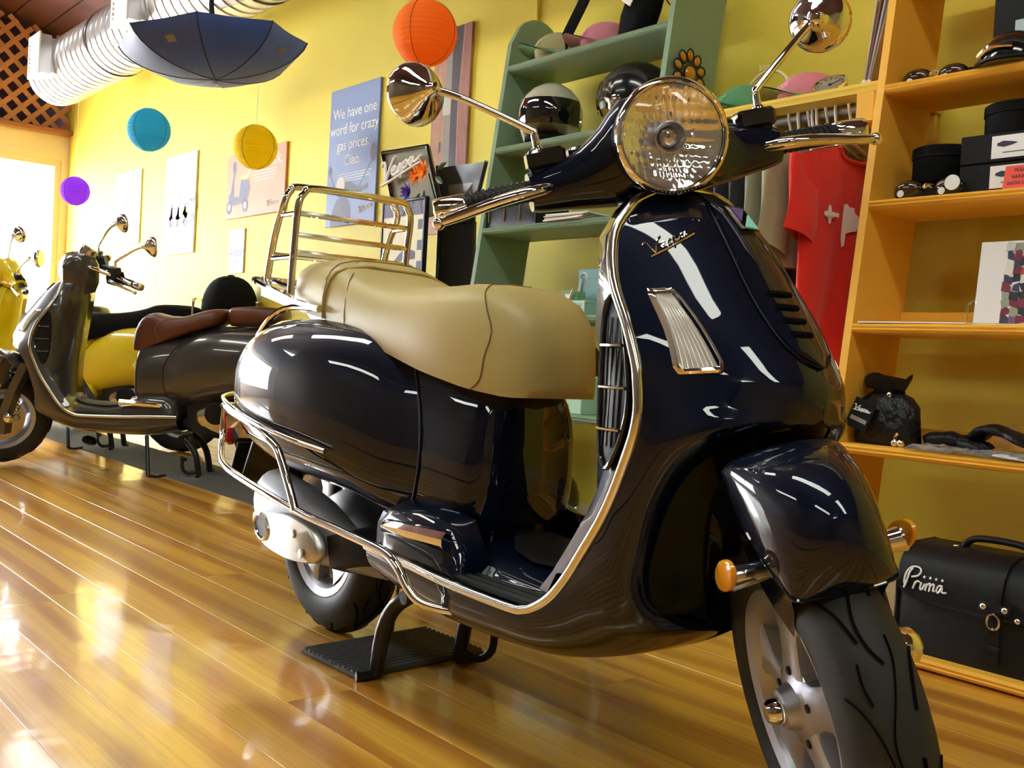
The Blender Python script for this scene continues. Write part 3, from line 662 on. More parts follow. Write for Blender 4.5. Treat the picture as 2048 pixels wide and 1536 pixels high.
    if rack:
        rk = MB(); y0 = .150
        base = [(-.30, -.10, .835), (-.33, -.06, .84), (-.33, .06, .84), (-.30, .10, .835), (-.17, .168, .825), (.02, .165, .80), (.10, .15, .77)]
        ra = MB(); ra.tube([(.16, -.165, .762), (.03, -.168, .782), (-.17, -.168, .832), (-.24, -.12, .84), (-.25, 0, .84), (-.24, .12, .84), (-.17, .168, .832), (.03, .168, .782), (.16, .165, .762)], .0085, 8, sm=4)
        ro = ra.build('rear_rack', CHROME, root)
        for y in (-.09, 0, .09):
            s = MB(); s.tube([(-.25, y, .84), (-.10, y, .815)], .006, 8); s.build('rack_bar', CHROME, ro)
        s = MB(); s.loft([[(x, y*wv, z-.03+d) for y, d in ((-1, 0), (1, 0), (1, .022), (-1, .022))] for x, z, wv in ((-.30, .835, .07), (-.22, .83, .13), (-.02, .795, .14))]); s.build('rack_plate', STEEL, ro)
        def U(x0, x1, yy, zt, zb, r):
            return [(x0, -yy, zb), (x0+(x1-x0)*.45, -yy, zb+(zt-zb)*.5), (x1, -yy, zt-.045), (x1+.004, -yy+.012, zt-.014), (x1+.006, -yy+.045, zt), (x1+.006, yy-.045, zt), (x1+.004, yy-.012, zt-.014), (x1, yy, zt-.045), (x0+(x1-x0)*.45, yy, zb+(zt-zb)*.5), (x0, yy, zb)]
        o1 = MB(); o1.tube(U(-.135, -.062, .155, 1.055, .835, 0), .0085, 10, sm=5); o1.tube([(-.135, -.155, .838), (-.125, -.155, .815), (-.09, -.155, .805), (-.03, -.155, .800)], .0085, 8, sm=3); o1.build('rack_loop', CHROME, ro, 60)
        o2 = MB(); o2.tube(U(-.012, .006, .152, 1.045, .80, 0), .0085, 10, sm=5); o2.build('rack_loop', CHROME, ro, 60)
        for z, xa in ((.985, .000), (.935, -.002), (.895, -.006)):
            s = MB(); s.tube([(xa, -.152, z), (xa, .152, z)], .0065, 8); s.build('rack_bar', CHROME, ro)
        for z in (.985, .885):
            for sg in (-1, 1):
                xo = -.135+.073*((z-.835)/.17)
                s = MB(); s.tube([(min(xo, -.072), sg*.154, z), (0, sg*.152, z)], .006, 8); s.build('rack_bar', CHROME, ro)
        s = MB(); s.tube([(-.118, -.15, .895), (-.118, .15, .895)], .006, 8); s.build('rack_bar', CHROME, ro)
        # chrome support stays down the tail
        for sg in (-1, 1):
            s = MB(); s.tube([(.13, sg*.165, .765), (.02, sg*.172, .765), (-.06, sg*.180, .735), (-.14, sg*.185, .66), (-.19, sg*.185, .575)], .0075, 8, sm=4); s.build('rack_stay', CHROME, ro)
    if crash:
        for sg in (-1, 1):
            c1 = MB(); c1.tube([(-.40, 0, .505), (-.385, sg*.10, .512), (-.315, sg*.168, .520), (-.20, sg*.222, .526), (-.08, sg*.255, .520), (.05, sg*.268, .506), (.15, sg*.272, .483), (.205, sg*.272, .465), (.228, sg*.272, .445), (.262, sg*.268, .395), (.285, sg*.262, .345)], .0085, 10, sm=4)
            co = c1.build('crash_bar', CHROME, root, 60)
            c2 = MB(); c2.tube([(-.318, sg*.168, .518), (-.322, sg*.170, .47), (-.310, sg*.174, .438), (-.26, sg*.198, .416), (-.15, sg*.238, .392), (.0, sg*.258, .376), (.283, sg*.260, .345), (.46, sg*.250, .330), (.60, sg*.245, .318), (.655, sg*.245, .300), (.685, sg*.24, .268), (.715, sg*.225, .245), (.76, sg*.17, .235), (.80, sg*.10, .235)], .0085, 10, sm=4); c2.build('lower_tube', CHROME, co, 60)
            c3 = MB(); c3.tube([(-.34, sg*.14, .548), (-.20, sg*.225, .545), (-.05, sg*.262, .528), (.10, sg*.274, .508), (.25, sg*.266, .488), (.35, sg*.236, .472)], .006, 8, sm=4); c3.build('upper_tube', CHROME, co, 60)
        rl = MB(); rl.loft([[(-.235+.040*k*sx, -.172-dy-.026*k*sx, .455-.006*sx+.019*k*sz) for sx, sz in ((-1, -.6), (-.8, -1), (.8, -1), (1, -.6), (1, .6), (.8, 1), (-.8, 1), (-1, .6))] for dy, k in ((.0, 1.1), (.012, 1.1), (.013, .95), (.018, .9))]); rl.build('side_reflector', RED, root)
    return root
# ------------------------------------------------------------ the room
WY = 2.83; XL = -9.65; XR = 5.6; YB = -3.6
def ceil_z(y): return 3.98-.25*y
WALLM = add_noise(mat('yellow_wall', srgb(224, 207, 74), .62), 3, .05, .25, 60, dist=.004)
BEIGE = mat('beige_paint', srgb(226, 205, 168), .6)
WOODD = add_noise(mat('dark_wood', srgb(84, 50, 44), .5), 8, .35, .2, 40, (.4, 6, 6))
CARP = add_noise(mat('grey_carpet', srgb(84, 84, 80), .95), 260, .35, .6, 420, dist=.004)
GREENM = add_noise(mat('sage_paint', srgb(126, 152, 126), .42), 25, .05, .06, 90, dist=.002)
ORNGM = add_noise(mat('orange_paint', srgb(240, 180, 62), .42), 25, .05, .06, 90, dist=.002)
def structure(o): o['kind'] = 'structure'; return o
b = MB(); b.box(((XL+XR)/2, WY+.06, 1.7), (XR-XL+.4, .12, 3.4)); structure(b.build('wall_back', WALLM))
b = MB(); b.box((XR+.06, (WY+YB)/2, 2.2), (.12, WY-YB+.3, 4.6)); structure(b.build('wall_right', mat('tan_wall', (.25, .18, .08), .6)))
b = MB(); b.box(((XL+XR)/2, YB-.06, 2.4), (XR-XL+.4, .12, 5)); structure(b.build('wall_front', mat('brown_panelling', (.10, .07, .04), .6)))
# end wall with the shop window
WZ0, WZ1, WYA, WYB = .42, 2.2, -2.9, 2.765
b = MB()
b.box((XL-.06, (WY+YB)/2, WZ0/2), (.12, WY-YB+.3, WZ0)); b.box((XL-.06, (WY+YB)/2, (WZ1+2.44)/2), (.12, WY-YB+.3, 2.44-WZ1))
b.box((XL-.06, (WYB+WY+.1)/2, (WZ0+WZ1)/2), (.12, WY+.1-WYB, WZ1-WZ0)); b.box((XL-.06, (YB-.1+WYA)/2, (WZ0+WZ1)/2), (.12, WYA-YB+.1, WZ1-WZ0))
wl = structure(b.build('wall_left', BEIGE))
b = MB(); b.box((XL-.30, (WY+YB)/2, 3.45), (.08, WY-YB+.3, 2.1)); b.box((XL-.17, (WY+YB)/2, 2.42), (.30, WY-YB+.3, .04)); structure(b.build('wall_recess', add_noise(mat('dark_recess', srgb(58, 34, 52), .7), 4, .2)))
win = MB(); fr = MB()
for y in (WYA+.025, -1.5, -.08, 1.34, WYB-.025): fr.box((XL-.05, y, (WZ0+WZ1)/2), (.07, .05, WZ1-WZ0-.1))
for z in (WZ0+.025, WZ1-.025): fr.box((XL-.05, (WYA+WYB)/2, z), (.07, WYB-WYA, .05))
wn = structure(fr.build('window_1', BEIGE))
for y0, y1 in ((WYA+.05, -1.525), (-1.475, -.105), (-.055, 1.315), (1.365, WYB-.05)):
    p = MB(); p.box((XL-.05, (y0+y1)/2, (WZ0+WZ1)/2), (.006, y1-y0, WZ1-WZ0-.1)); p.build('pane', GLASS, wn)
b = MB(); b.box((XL+.03, (WY+YB)/2, 2.445), (.10, WY-YB, .045), None, .006); structure(b.build('trim_1', add_noise(mat('brown_trim', srgb(150, 92, 62), .5), 10, .2)))
# ceiling of stained boards
b = MB(); hx = (XL+XR)/2
b.loft([[(x, y, ceil_z(y)+dz) for y, dz in ((YB-.1, .03), (WY+.1, .03), (WY+.1, .12), (YB-.1, .12))] for x in (XL-.35, XR+.1)]); ce = structure(b.build('ceiling', WOODD))
me = None
for i in range(26):
    y0 = WY-.25*(i+1)+.004; y1 = WY-.25*i-.004
    if y0 < YB: break
    b = MB(); b.loft([[(x, y, ceil_z(y)+dz) for y, dz in ((y0, .006), (y0+.006, 0), (y1-.006, 0), (y1, .006), (y1, .028), (y0, .028))] for x in (XL-.3, XR+.05)]); b.build('ceiling_board', WOODD, ce)
# baseboard
b = MB(); b.loft([[(x, y, z) for y, z in ((WY, 0), (WY-.018, 0), (WY-.018, .10), (WY-.010, .118), (WY, .12))] for x in (XL, XR)]); structure(b.build('baseboard_back', mat('cream_trim', srgb(226, 214, 160), .45)))
b = MB(); b.lathe([(.007, 0), (.007, 1.2)], (-3.31, WY-.008, 1.98), (0, 0, 1), 8); structure(b.build('trim_2', WALLM))
# floor: varnished boards
FL = bpy.data.materials.new('varnished_boards'); FL.use_nodes = True
n, l, bs = N(FL)
geo = n.new('ShaderNodeNewGeometry'); oi = n.new('ShaderNodeObjectInfo')
mp = n.new('ShaderNodeMapping'); mp.inputs['Scale'].default_value = (.32, 1.9, 1)
ad = n.new('ShaderNodeVectorMath'); ad.operation = 'MULTIPLY_ADD'; cmb = n.new('ShaderNodeCombineXYZ')
l.new(oi.outputs['Random'], cmb.inputs[0]); l.new(oi.outputs['Random'], cmb.inputs[2])
ad.inputs[1].default_value = (37, 0, 53); l.new(cmb.outputs[0], ad.inputs[0]); l.new(geo.outputs['Position'], ad.inputs[2]); l.new(ad.outputs[0], mp.inputs[0])
wv = n.new('ShaderNodeTexWave'); wv.wave_type = 'BANDS'; wv.bands_direction = 'Y'; wv.inputs['Scale'].default_value = 1.3; wv.inputs['Distortion'].default_value = 10; wv.inputs['Detail'].default_value = 3; wv.inputs['Detail Scale'].default_value = .7
l.new(mp.outputs[0], wv.inputs['Vector'])
mp2 = n.new('ShaderNodeMapping'); mp2.inputs['Scale'].default_value = (3, 140, 1); l.new(ad.outputs[0], mp2.inputs[0])
ns = n.new('ShaderNodeTexNoise'); ns.inputs['Scale'].default_value = 1; ns.inputs['Detail'].default_value = 5; l.new(mp2.outputs[0], ns.inputs['Vector'])
rp = n.new('ShaderNodeValToRGB'); rp.color_ramp.elements[0].color = srgb(190, 128, 38)+(1,); rp.color_ramp.elements[1].color = srgb(222, 168, 60)+(1,)
rp.color_ramp.elements[0].position = .12; rp.color_ramp.elements[1].position = .7
l.new(wv.outputs[0], rp.inputs[0])
m2 = n.new('ShaderNodeMix'); m2.data_type = 'RGBA'; m2.blend_type = 'MULTIPLY'; m2.inputs[0].default_value = .35
r2 = n.new('ShaderNodeValToRGB'); r2.color_ramp.elements[0].color = (.55, .48, .40, 1); r2.color_ramp.elements[1].color = (1.08, 1.05, 1, 1); r2.color_ramp.elements[0].position = .3; r2.color_ramp.elements[1].position = .6
l.new(ns.outputs[0], r2.inputs[0]); l.new(rp.outputs[0], m2.inputs[6]); l.new(r2.outputs[0], m2.inputs[7])
hs_ = n.new('ShaderNodeHueSaturation'); mr = n.new('ShaderNodeMapRange'); mr.inputs[3].default_value = .86; mr.inputs[4].default_value = 1.12
l.new(oi.outputs['Random'], mr.inputs[0]); l.new(mr.outputs[0], hs_.inputs['Value']); l.new(m2.outputs[2], hs_.inputs['Color']); l.new(hs_.outputs[0], bs.inputs['Base Color'])
bs.inputs['Roughness'].default_value = .34; bs.inputs['Coat Weight'].default_value = .8; bs.inputs['Coat Roughness'].default_value = .09
nb = n.new('ShaderNodeTexNoise'); nb.inputs['Scale'].default_value = 5; nb.inputs['Detail'].default_value = 2; l.new(geo.outputs['Position'], nb.inputs['Vector'])
bp_ = n.new('ShaderNodeBump'); bp_.inputs['Strength'].default_value = .12; bp_.inputs['Distance'].default_value = .02; l.new(nb.outputs[0], bp_.inputs['Height'])
l.new(bp_.outputs[0], bs.inputs['Coat Normal']); l.new(bp_.outputs[0], bs.inputs['Normal'])
b = MB(); b.box((hx, (WY+YB)/2, -.06), (XR-XL+.4, WY-YB+.2, .10)); flo = structure(b.build('floor', WOODD))
rnd = random.Random(3); PW = .145; row = 0; y = WY
while y > -.75:
    x = XL-rnd.random()*1.2
    while x < 1.2:
        L = rnd.uniform(1.6, 3.4); x1 = min(x+L, 1.6)
        p = MB(); e = .0007
        p.loft([[(xx, yy, z) for yy, z in ((y-PW+.0002, -.012), (y-PW+.0002, -e), (y-PW+.0002+e, 0), (y-.0002-e, 0), (y-.0002, -e), (y-.0002, -.012))] for xx in (x+.0005, x1-.0005)])
        p.build('floor_board', FL, flo, 10); x = x1
    y -= PW; row += 1
b = MB(); b.box((hx, (-.75+YB)/2, -.006), (XR-XL, -.75-YB+PW, .012)); b.build('far_boards', FL, flo)
b = MB(); b.box(((1.6+XR)/2, (WY-.75)/2, -.006), (XR-1.6, WY+.75, .012)); b.build('far_boards', FL, flo)

# ------------------------------------------------------------ ceiling lamps (fluorescent), out of the picture but reflected; the camera-side pair is added as fill
LAMP = mat('lamp_diffuser', (.97, 1, .92), .5, emit=TUBE_POWER)
LAMPB = mat('lamp_body', (.8, .8, .78), .5)
def tube_lamp(x, y, z, ln, along='X'):
    t = thing('ceiling_lamp', (x, y, z), 'unseen long white fluorescent lamp hanging on rods under the ceiling', 'lamp', 0 if along == 'X' else math.pi/2, 'fluorescent lamps under the ceiling')
    b = MB(); b.box((0, 0, .03), (ln, .42, .05), None, .01); b.build('lamp_body', LAMPB, t)
    u = MB(); u.loft([[(x, y, z) for y, z in ((-.18, .004), (-.175, -.02), (-.14, -.034), (.14, -.034), (.175, -.02), (.18, .004))] for x in (-ln/2+.02, ln/2-.02)]); u.build('diffuser', LAMP, t)
    for xx in (-ln*.35, ln*.35):
        r = MB(); r.tube([(xx, 0, .05), (xx, 0, ceil_z(y)-z+.01)], .004, 6); r.build('rod', LAMPB, t)
    return t

# ------------------------------------------------------------ lattice above the window
SLAT = add_noise(mat('lattice_wood', srgb(176, 116, 74), .6), 20, .15)
t = thing('wooden_lattice', (XL-.02, 0, 2.47), 'brown diagonal wooden lattice above the shop window', 'lattice')
Z1 = .93; yA, yB = .9, WY-.01
def slat(c, sg, dx):
    # line y = c + sg*z clipped to the panel
    pts = []
    z0, z1 = 0.0, Z1+ .0
    lo, hi = z0, z1
    if sg > 0: lo = max(lo, yA-c); hi = min(hi, yB-c)
    else: lo = max(lo, c-yB); hi = min(hi, c-yA)
    if hi-lo < .03: return
    y_mid = c+sg*(lo+hi)/2
    hi = min(hi, ceil_z(c+sg*hi)-2.47-.03)
    b = MB(); d = Vector((0, sg, 1)).normalized(); nn = Vector((0, 1, -sg)).normalized()*.021
    p0 = Vector((dx, c+sg*lo, lo)); p1 = Vector((dx, c+sg*hi, hi)); th = Vector((.004, 0, 0))
    b.loft([[p-nn-th, p+nn-th, p+nn+th, p-nn+th] for p in (p0, p1)]); b.build('slat', SLAT, t)
k = -1.2
while k < 4.2:
    slat(k, 1, .005); slat(k+.93, -1, -.005); k += .158
# ------------------------------------------------------------ carpet strip and mat
b = MB(); b.loft([[(x, y, z) for y, z in ((1.955, 0), (1.96, .004), (2.375, .004), (2.38, 0))] for x in (-8.6, -2.9)])
tag(b.build('carpet_runner', CARP), 'long grey carpet runner on the floor along the yellow wall', 'carpet')
t = thing('floor_mat', (-1.898, 1.297, 0), 'small dark ribbed carpet square under the navy scooter stand', 'mat', R(2))
b = MB(); b.box((0, 0, .005), (.222, .345, .008), None, .002); b.build('backing', CARP, t)
MATM = add_noise(mat('mat_pile', srgb(104, 108, 114), .95), 200, .4, .6, 400, dist=.004)
for i in range(13):
    r = MB(); pts = [(-.102+.017*i, -.168+.336*q/14, .010) for q in range(15)]
    r.tube(pts, .0062, 6); r.build('rib', MATM, t)
# ------------------------------------------------------------ air duct
DUCT = add_noise(mat('galvanised', (.72, .72, .74), .30, .85), 6, .06)
t = thing('air_duct', (0, 2.33, 2.62), 'long galvanised round air duct along the top of the wall', 'duct')
rd = .215; b = MB(); prof = [(.04, -8.46), (.13, -8.45), (.19, -8.40), (rd, -8.32)]
x = -8.30
while x < -.4:
    prof += [(rd, x), (rd, x+.075), (rd+.006, x+.080), (rd+.006, x+.092), (rd, x+.097)]; x += .10
b.lathe(prof, (0, 0, 0), (1, 0, 0), 40); b.build('duct_pipe', DUCT, t, 30)
for x in (-7.82, -6.09, -4.3):
    b = MB(); o = (0, -.25)
    hw, hh = .125, .135
    b.loft([[(x+a*k, y, z+c*k2) for a, c in ((-hw, -hh), (hw, -hh), (hw, hh), (-hw, hh))] for y, z, k, k2 in ((-.05, 0, .9, .9), (-.22, 0, .9, .9), (-.225, 0, 1.0, 1.0), (-.30, 0, 1.0, 1.0))], True, False)
    v = b.build('vent_box', DUCT, t, 20)
    g = MB(); g.loft([[(x+a*k, -.30-o_, c*k) for a, c in ((-hw, -hh), (hw, -hh), (hw, hh), (-hw, hh))] for k, o_ in ((1.08, 0), (1.08, .010), (.80, .012), (.80, -.01))], False, False); gf = g.build('vent_frame', WHITE, v)
    for i in range(7):
        s = MB(); s.box((x, -.305, -hh*.68+hh*1.36*i/6), (hw*1.6, .003, .024), Matrix.Rotation(R(35), 4, 'X')); s.build('louvre', WHITE, v)
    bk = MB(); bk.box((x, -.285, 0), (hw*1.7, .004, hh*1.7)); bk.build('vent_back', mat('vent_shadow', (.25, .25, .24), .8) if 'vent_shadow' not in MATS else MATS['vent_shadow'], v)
for x in (-7.0, -4.9, -3.0, -1.2):
    b = MB(); b.lathe([(rd+.008, -.015), (rd+.011, -.012), (rd+.011, .012), (rd+.008, .015)], (x, 0, 0), (1, 0, 0), 40, cap=False); h = b.build('hanger_band', STEEL, t)
    r = MB(); r.tube([(x, 0, rd), (x, 0, ceil_z(2.33)-2.62+.01)], .005, 6); r.build('hanger_rod', STEEL, h)
# ------------------------------------------------------------ paper lanterns
def lantern(loc, r, col, label, name='paper_lantern'):
    t = thing(name, loc, label, 'lantern', 0, 'paper lanterns hanging on threads')
    m = mat('lantern_paper', col, .8); n_, l_, b_ = N(m)
    b_.inputs['Subsurface Weight'].default_value = .0
    # thin paper lets light through
    tr = n_.new('ShaderNodeBsdfTranslucent'); tr.inputs[0].default_value = tuple(col)+(1,)
    mx = n_.new('ShaderNodeMixShader'); mx.inputs[0].default_value = .55; l_.new(b_.outputs[0], mx.inputs[1]); l_.new(tr.outputs[0], mx.inputs[2]); l_.new(mx.outputs[0], n_['Material Output'].inputs[0])
    b = MB(); prof = []; NR = 17
    for i in range(NR*4+1):
        a = -78+156*i/(NR*4); prof.append((r*math.cos(R(a))*(1-.028*(1-abs(math.cos(math.pi*i/4)))), r*math.sin(R(a))))
    b.lathe(prof, (0, 0, 0), (0, 0, 1), 40, cap=False); so = b.build('paper_globe', m, t, 80)
    w_ = MB()
    for k in range(4):
        a0 = R(20+45*k*2) if False else 2*math.pi*k/8*2+.5
        w_.tube([(r*1.006*math.cos(R(a))*math.cos(a0), r*1.006*math.cos(R(a))*math.sin(a0), r*1.006*math.sin(R(a))) for a in range(-78, 79, 6)], .0014, 5)
    w_.build('seam_wire', mat('wire_dark', tuple(c*.25 for c in col), .6), t)
    for s in (-1, 1):
        g = MB(); g.lathe([(r*.205, s*r*.975), (r*.215, s*r*.985), (r*.205, s*r*.995)], (0, 0, 0), (0, 0, 1), 24, cap=False); g.build('rim_ring', mat('wire_rim', tuple(c*.5 for c in col), .6), t)
    s = MB(); s.tube([(0, 0, r*.95), (0, 0, 2.62-.21-loc[2])], .0012, 5); s.build('thread', WHITE, t)
lantern((-3.35, 2.284, 1.923), .127, srgb(255, 150, 50), 'orange round paper lantern, largest of the four lanterns')
lantern((-6.23, 2.278, 1.932), .127, srgb(60, 180, 215), 'turquoise blue round paper lantern hanging below the duct')
lantern((-5.064, 2.416, 1.711), .1156, srgb(246, 222, 40), 'yellow round paper lantern in front of the orange poster')
lantern((-7.34, 2.198, 1.65), .097, srgb(170, 80, 235), 'purple round paper lantern near the bright window')
# ------------------------------------------------------------ umbrella hung upside down
UC = mat('navy_nylon', srgb(38, 56, 104), .55, sheen=.3); n_, l_, b_ = N(UC)
tr = n_.new('ShaderNodeBsdfTranslucent'); tr.inputs[0].default_value = srgb(60, 80, 130)+(1,); mx = n_.new('ShaderNodeMixShader'); mx.inputs[0].default_value = .3
l_.new(b_.outputs[0], mx.inputs[1]); l_.new(tr.outputs[0], mx.inputs[2]); l_.new(mx.outputs[0], n_['Material Output'].inputs[0])
UX, UY, UZ = -4.62, 1.99, 1.895
t = thing('umbrella', (UX, UY, UZ), 'open navy umbrella hanging upside down from the duct', 'umbrella')
ro_ = Matrix.Rotation(R(-5), 4, 'Y') @ Matrix.Rotation(R(4), 4, 'X')
ra = .43; dp = .165; np_ = 8
def up(k, u):  # k radial 0..1, u panel angle index float
    i = math.floor(u); f = u-i; a = 2*math.pi*u/np_+.2
    sag = 1-.10*math.sin(math.pi*f)*k**1.5
    rr = ra*math.sin(k*R(80))/math.sin(R(80))*sag; zz = dp*(1-math.cos(k*R(80)))/(1-math.cos(R(80)))
    return ro_@Vector((rr*math.cos(a), rr*math.sin(a), zz))
for i in range(np_):
    b = MB(); b.grid([[up(k/8, i+j/8*.9999) for j in range(9)] for k in range(9)]); pn = b.build('panel', UC, t, 80)
    r = MB(); r.tube([up(k/8, i)*1.004 for k in range(9)], .0028, 5); r.build('rib', DARKM, t)
    if i % 2 == 0:
        lg = MB(); lg.grid([[up(.66+.10*q, i+.42+.16*w_)*1.004-Vector((0, 0, .001)) for w_ in (0, .5, 1)] for q in (0, .5, 1)]); lg.build('printed_emblem', (MATS.get('emblem_print') or mat('emblem_print', srgb(120, 112, 96), .6)), pn)
s = MB(); s.tube([ro_@Vector((0, 0, -.03)), ro_@Vector((0, 0, .30))], .006, 8); s.build('shaft', CHROME, t)
s = MB(); s.lathe([(.001, -.035), (.006, -.03), (.009, 0), (.004, .01)], (0, 0, 0), ro_@Vector((0, 0, 1)), 10); s.build('ferrule', CHROME, t)
s = MB(); s.tube([ro_@Vector((0, 0, .30)), ro_@Vector((0, 0, .36)), ro_@Vector((.025, 0, .40)), ro_@Vector((.06, 0, .38))], .012, 8, sm=4); s.build('handle', BLACKP, t)
s = MB(); s.tube([(-.02, .0, .33), (.0, .34-.0, 2.62-UZ-.2)], .0015, 5); s.build('hanging_thread', WHITE, t)
st = MB(); st.grid([[up(.55+.4*q, 3.5+.5*w_)*1.006 for w_ in (0, .5, 1)] for q in (0, .5, 1)]); st.build('tie_strap', BLKC, t)
# ------------------------------------------------------------ posters
def poster(name, x0, x1, z0, z1, col, label, th=.012, cat='poster'):
    y = WY-th-.002
    t = thing(name, (x0, y, z0), label, cat)
    W_, H_ = x1-x0, z1-z0
    b = MB(); b.box((W_/2, th/2, H_/2), (W_, th, H_), None, .002); b.build('board', mat(name+'_board', col, .55), t)
    return t, W_, H_
def flat(t, name, pts, m, d=.0012, off=0):
    """flat print: pts in poster x,z"""
    b = MB(); P = [Vector((p[0], -off-.0003, p[1])) for p in pts]
    o = len(b.v)
    for p in P: b.v.append(p)
    b.fa(*range(o, o+len(P))); return b.build(name, m, t, recalc=False)
def ltext(t, name, body, size, x, z, m, shear=0, align='CENTER', space=1, off=.0006, ext=.0002):
    """flat lettering, one object per word"""
    b = MB(); b.text(body, size, Matrix(), ext, shear, align, space)
    M = frame((x, -off, z), (1, 0, 0), (0, 0, 1)); iv = sorted((min(b.v[i].x for i in f), max(b.v[i].x for i in f)) for f in b.f)
    cuts = []; hi = iv[0][1]
    for lo_, hi_ in iv:
        if lo_-hi > .16*size: cuts.append((lo_+hi)/2)
        hi = max(hi, hi_)
    groups = {}
    for f in b.f: groups.setdefault(sum(b.v[f[0]].x > c for c in cuts), []).append(f)
    for k in sorted(groups):
        w_ = MB(); idx = {}
        for f in groups[k]:
            for i in f:
                if i not in idx: idx[i] = len(w_.v); w_.v.append(M@b.v[i])
            w_.fa(*[idx[i] for i in f])
        w_.build(name, m, t)
def ov(cx, cz, rx, rz, n=16): return [(cx+rx*math.cos(2*math.pi*i/n), cz+rz*math.sin(2*math.pi*i/n)) for i in range(n)]
def mini_scooter(t, x, z, s, body, dark, seat, flip=1, off=.0004):
    f = flip
    flat(t, 'printed_scooter', [(x+f*s*a, z+s*b_) for a, b_ in ((-.36, .16), (-.40, .30), (-.30, .38), (-.22, .72), (-.27, .86), (-.22, .95), (-.12, .93), (-.10, .80), (-.17, .60), (-.16, .30), (.06, .26), (.10, .50), (.14, .58), (.44, .56), (.50, .42), (.44, .26), (.30, .16), (-.10, .12))], body, off=off)
    flat(t, 'printed_seat', [(x+f*s*a, z+s*b_) for a, b_ in ((.06, .60), (.10, .68), (.25, .66), (.46, .70), (.48, .62), (.3, .56))], seat, off=off+.0003)
    for wx in (-.34, .32): flat(t, 'printed_wheel', ov(x+f*s*wx, z+s*.10, s*.115, s*.13), dark, off=off+.0005); flat(t, 'printed_hub', ov(x+f*s*wx, z+s*.10, s*.055, s*.065), SATINW, off=off+.0008)
SATINW = mat('print_light', srgb(210, 205, 205), .6); PDARK = mat('print_dark', srgb(58, 56, 74), .6); PVIO = mat('print_violet', srgb(84, 78, 108), .6); PTAN = mat('print_tan', srgb(190, 176, 110), .6)
PW_ = mat('print_white', (.88, .88, .86), .6)
# blue gas-price poster
t, Wd, Hd = poster('blue_poster', -5.0, -4.504, 1.333, 2.071, srgb(118, 136, 182), 'tall blue poster about gas prices with white lettering')
for s, z in (('We have one', .60), ('word for crazy', .515), ('gas prices.', .43), ('Ciao.', .345)): ltext(t, 'lettering', s, .082, Wd/2+.005, z, PW_, space=.98)
for i in range(4):
    w_ = (.17, .15, .16, .09)[i]; flat(t, 'small_print', [(Wd/2+.03-w_, .272-.013*i), (Wd/2+.03+w_, .274-.013*i), (Wd/2+.03+w_, .277-.013*i), (Wd/2+.03-w_, .275-.013*i)], PW_)
flat(t, 'printed_scooter', [(.05, 0), (.07, .09), (.11, .14), (.16, .16), (.21, .15), (.25, .12), (.265, .06), (.26, 0)], PVIO)
flat(t, 'printed_scooter', [(.09, .17), (.10, .205), (.15, .235), (.24, .23), (.31, .20), (.37, .195), (.42, .21), (.425, .185), (.37, .17), (.30, .155), (.22, .16), (.14, .155)], PDARK, off=.0004)
flat(t, 'printed_lamp', ov(.145, .215, .045, .05), SATINW, off=.0008)
for p in (((.33, .20), (.45, .33), (.456, .327), (.337, .196)), ((.08, .20), (.03, .28), (.034, .284), (.087, .205))): flat(t, 'printed_mirror_stalk', p, PDARK, off=.0004)
flat(t, 'printed_mirror', ov(.462, .36, .032, .05), PVIO, off=.0007); flat(t, 'printed_mirror', ov(.028, .30, .016, .03), PVIO, off=.0007)
b = MB(); script(b, lambda u, v: Vector((.34+.13*u, -.001, .055+.035*v+.02*u)), .003, n=4); b.build('script_lettering', PW_, t)
# orange poster
t, Wd, Hd = poster('orange_poster', -6.29, -5.492, 1.462, 1.868, srgb(226, 132, 92), 'wide orange poster with a dark scooter and white lettering behind the yellow lantern')
ltext(t, 'lettering', 'er-lock.', .10, Wd-.04, Hd-.085, PW_, align='RIGHT'); ltext(t, 'lettering', 'g', .10, .33, Hd-.085, PW_)
for i in range(4):
    w_ = (.16, .17, .17, .12)[i]; flat(t, 'small_print', [(.53-w_, .265-.018*i), (.53+w_, .265-.018*i), (.53+w_, .269-.018*i), (.53-w_, .269-.018*i)], PW_)
mini_scooter(t, .17, .04, .34, PVIO, PDARK, PTAN)
b = MB(); script(b, lambda u, v: Vector((.58+.14*u, -.001, .045+.035*v)), .003, n=4); b.build('script_lettering', PW_, t)
# white poster with a row of coloured scooters
t, Wd, Hd = poster('white_poster', -7.325, -6.786, 1.274, 1.972, srgb(244, 244, 240), 'tall white poster with a row of small coloured scooters')
for i, (x, z, c) in enumerate(((.07, .20, srgb(215, 130, 140)), (.19, .19, srgb(140, 150, 215)), (.31, .19, srgb(226, 218, 110)), (.43, .215, srgb(190, 180, 190)))): mini_scooter(t, x, z, .24, mat('print_body', c, .6), PDARK, PVIO)
# nearly blank poster near the window
t, Wd, Hd = poster('pale_poster', -8.375, -7.823, 1.39, 1.957, srgb(240, 242, 246), 'pale washed out poster nearest the bright window')
flat(t, 'printed_shade', [(.30, .18), (.52, .20), (.53, .50), (.40, .46), (.34, .34)], mat('print_pale', srgb(206, 210, 232), .6))
# small white sign
t, Wd, Hd = poster('small_sign', -6.222, -6.008, 1.115, 1.393, srgb(248, 248, 246), 'small white sign with violet lettering below the orange poster', .008, 'sign')
ltext(t, 'lettering', 'Airstar', .075, Wd/2, Hd*.47, mat('print_blue', srgb(96, 86, 160), .6), .3); flat(t, 'small_print', [(.05, .07), (.17, .07), (.17, .074), (.05, .074)], PDARK)
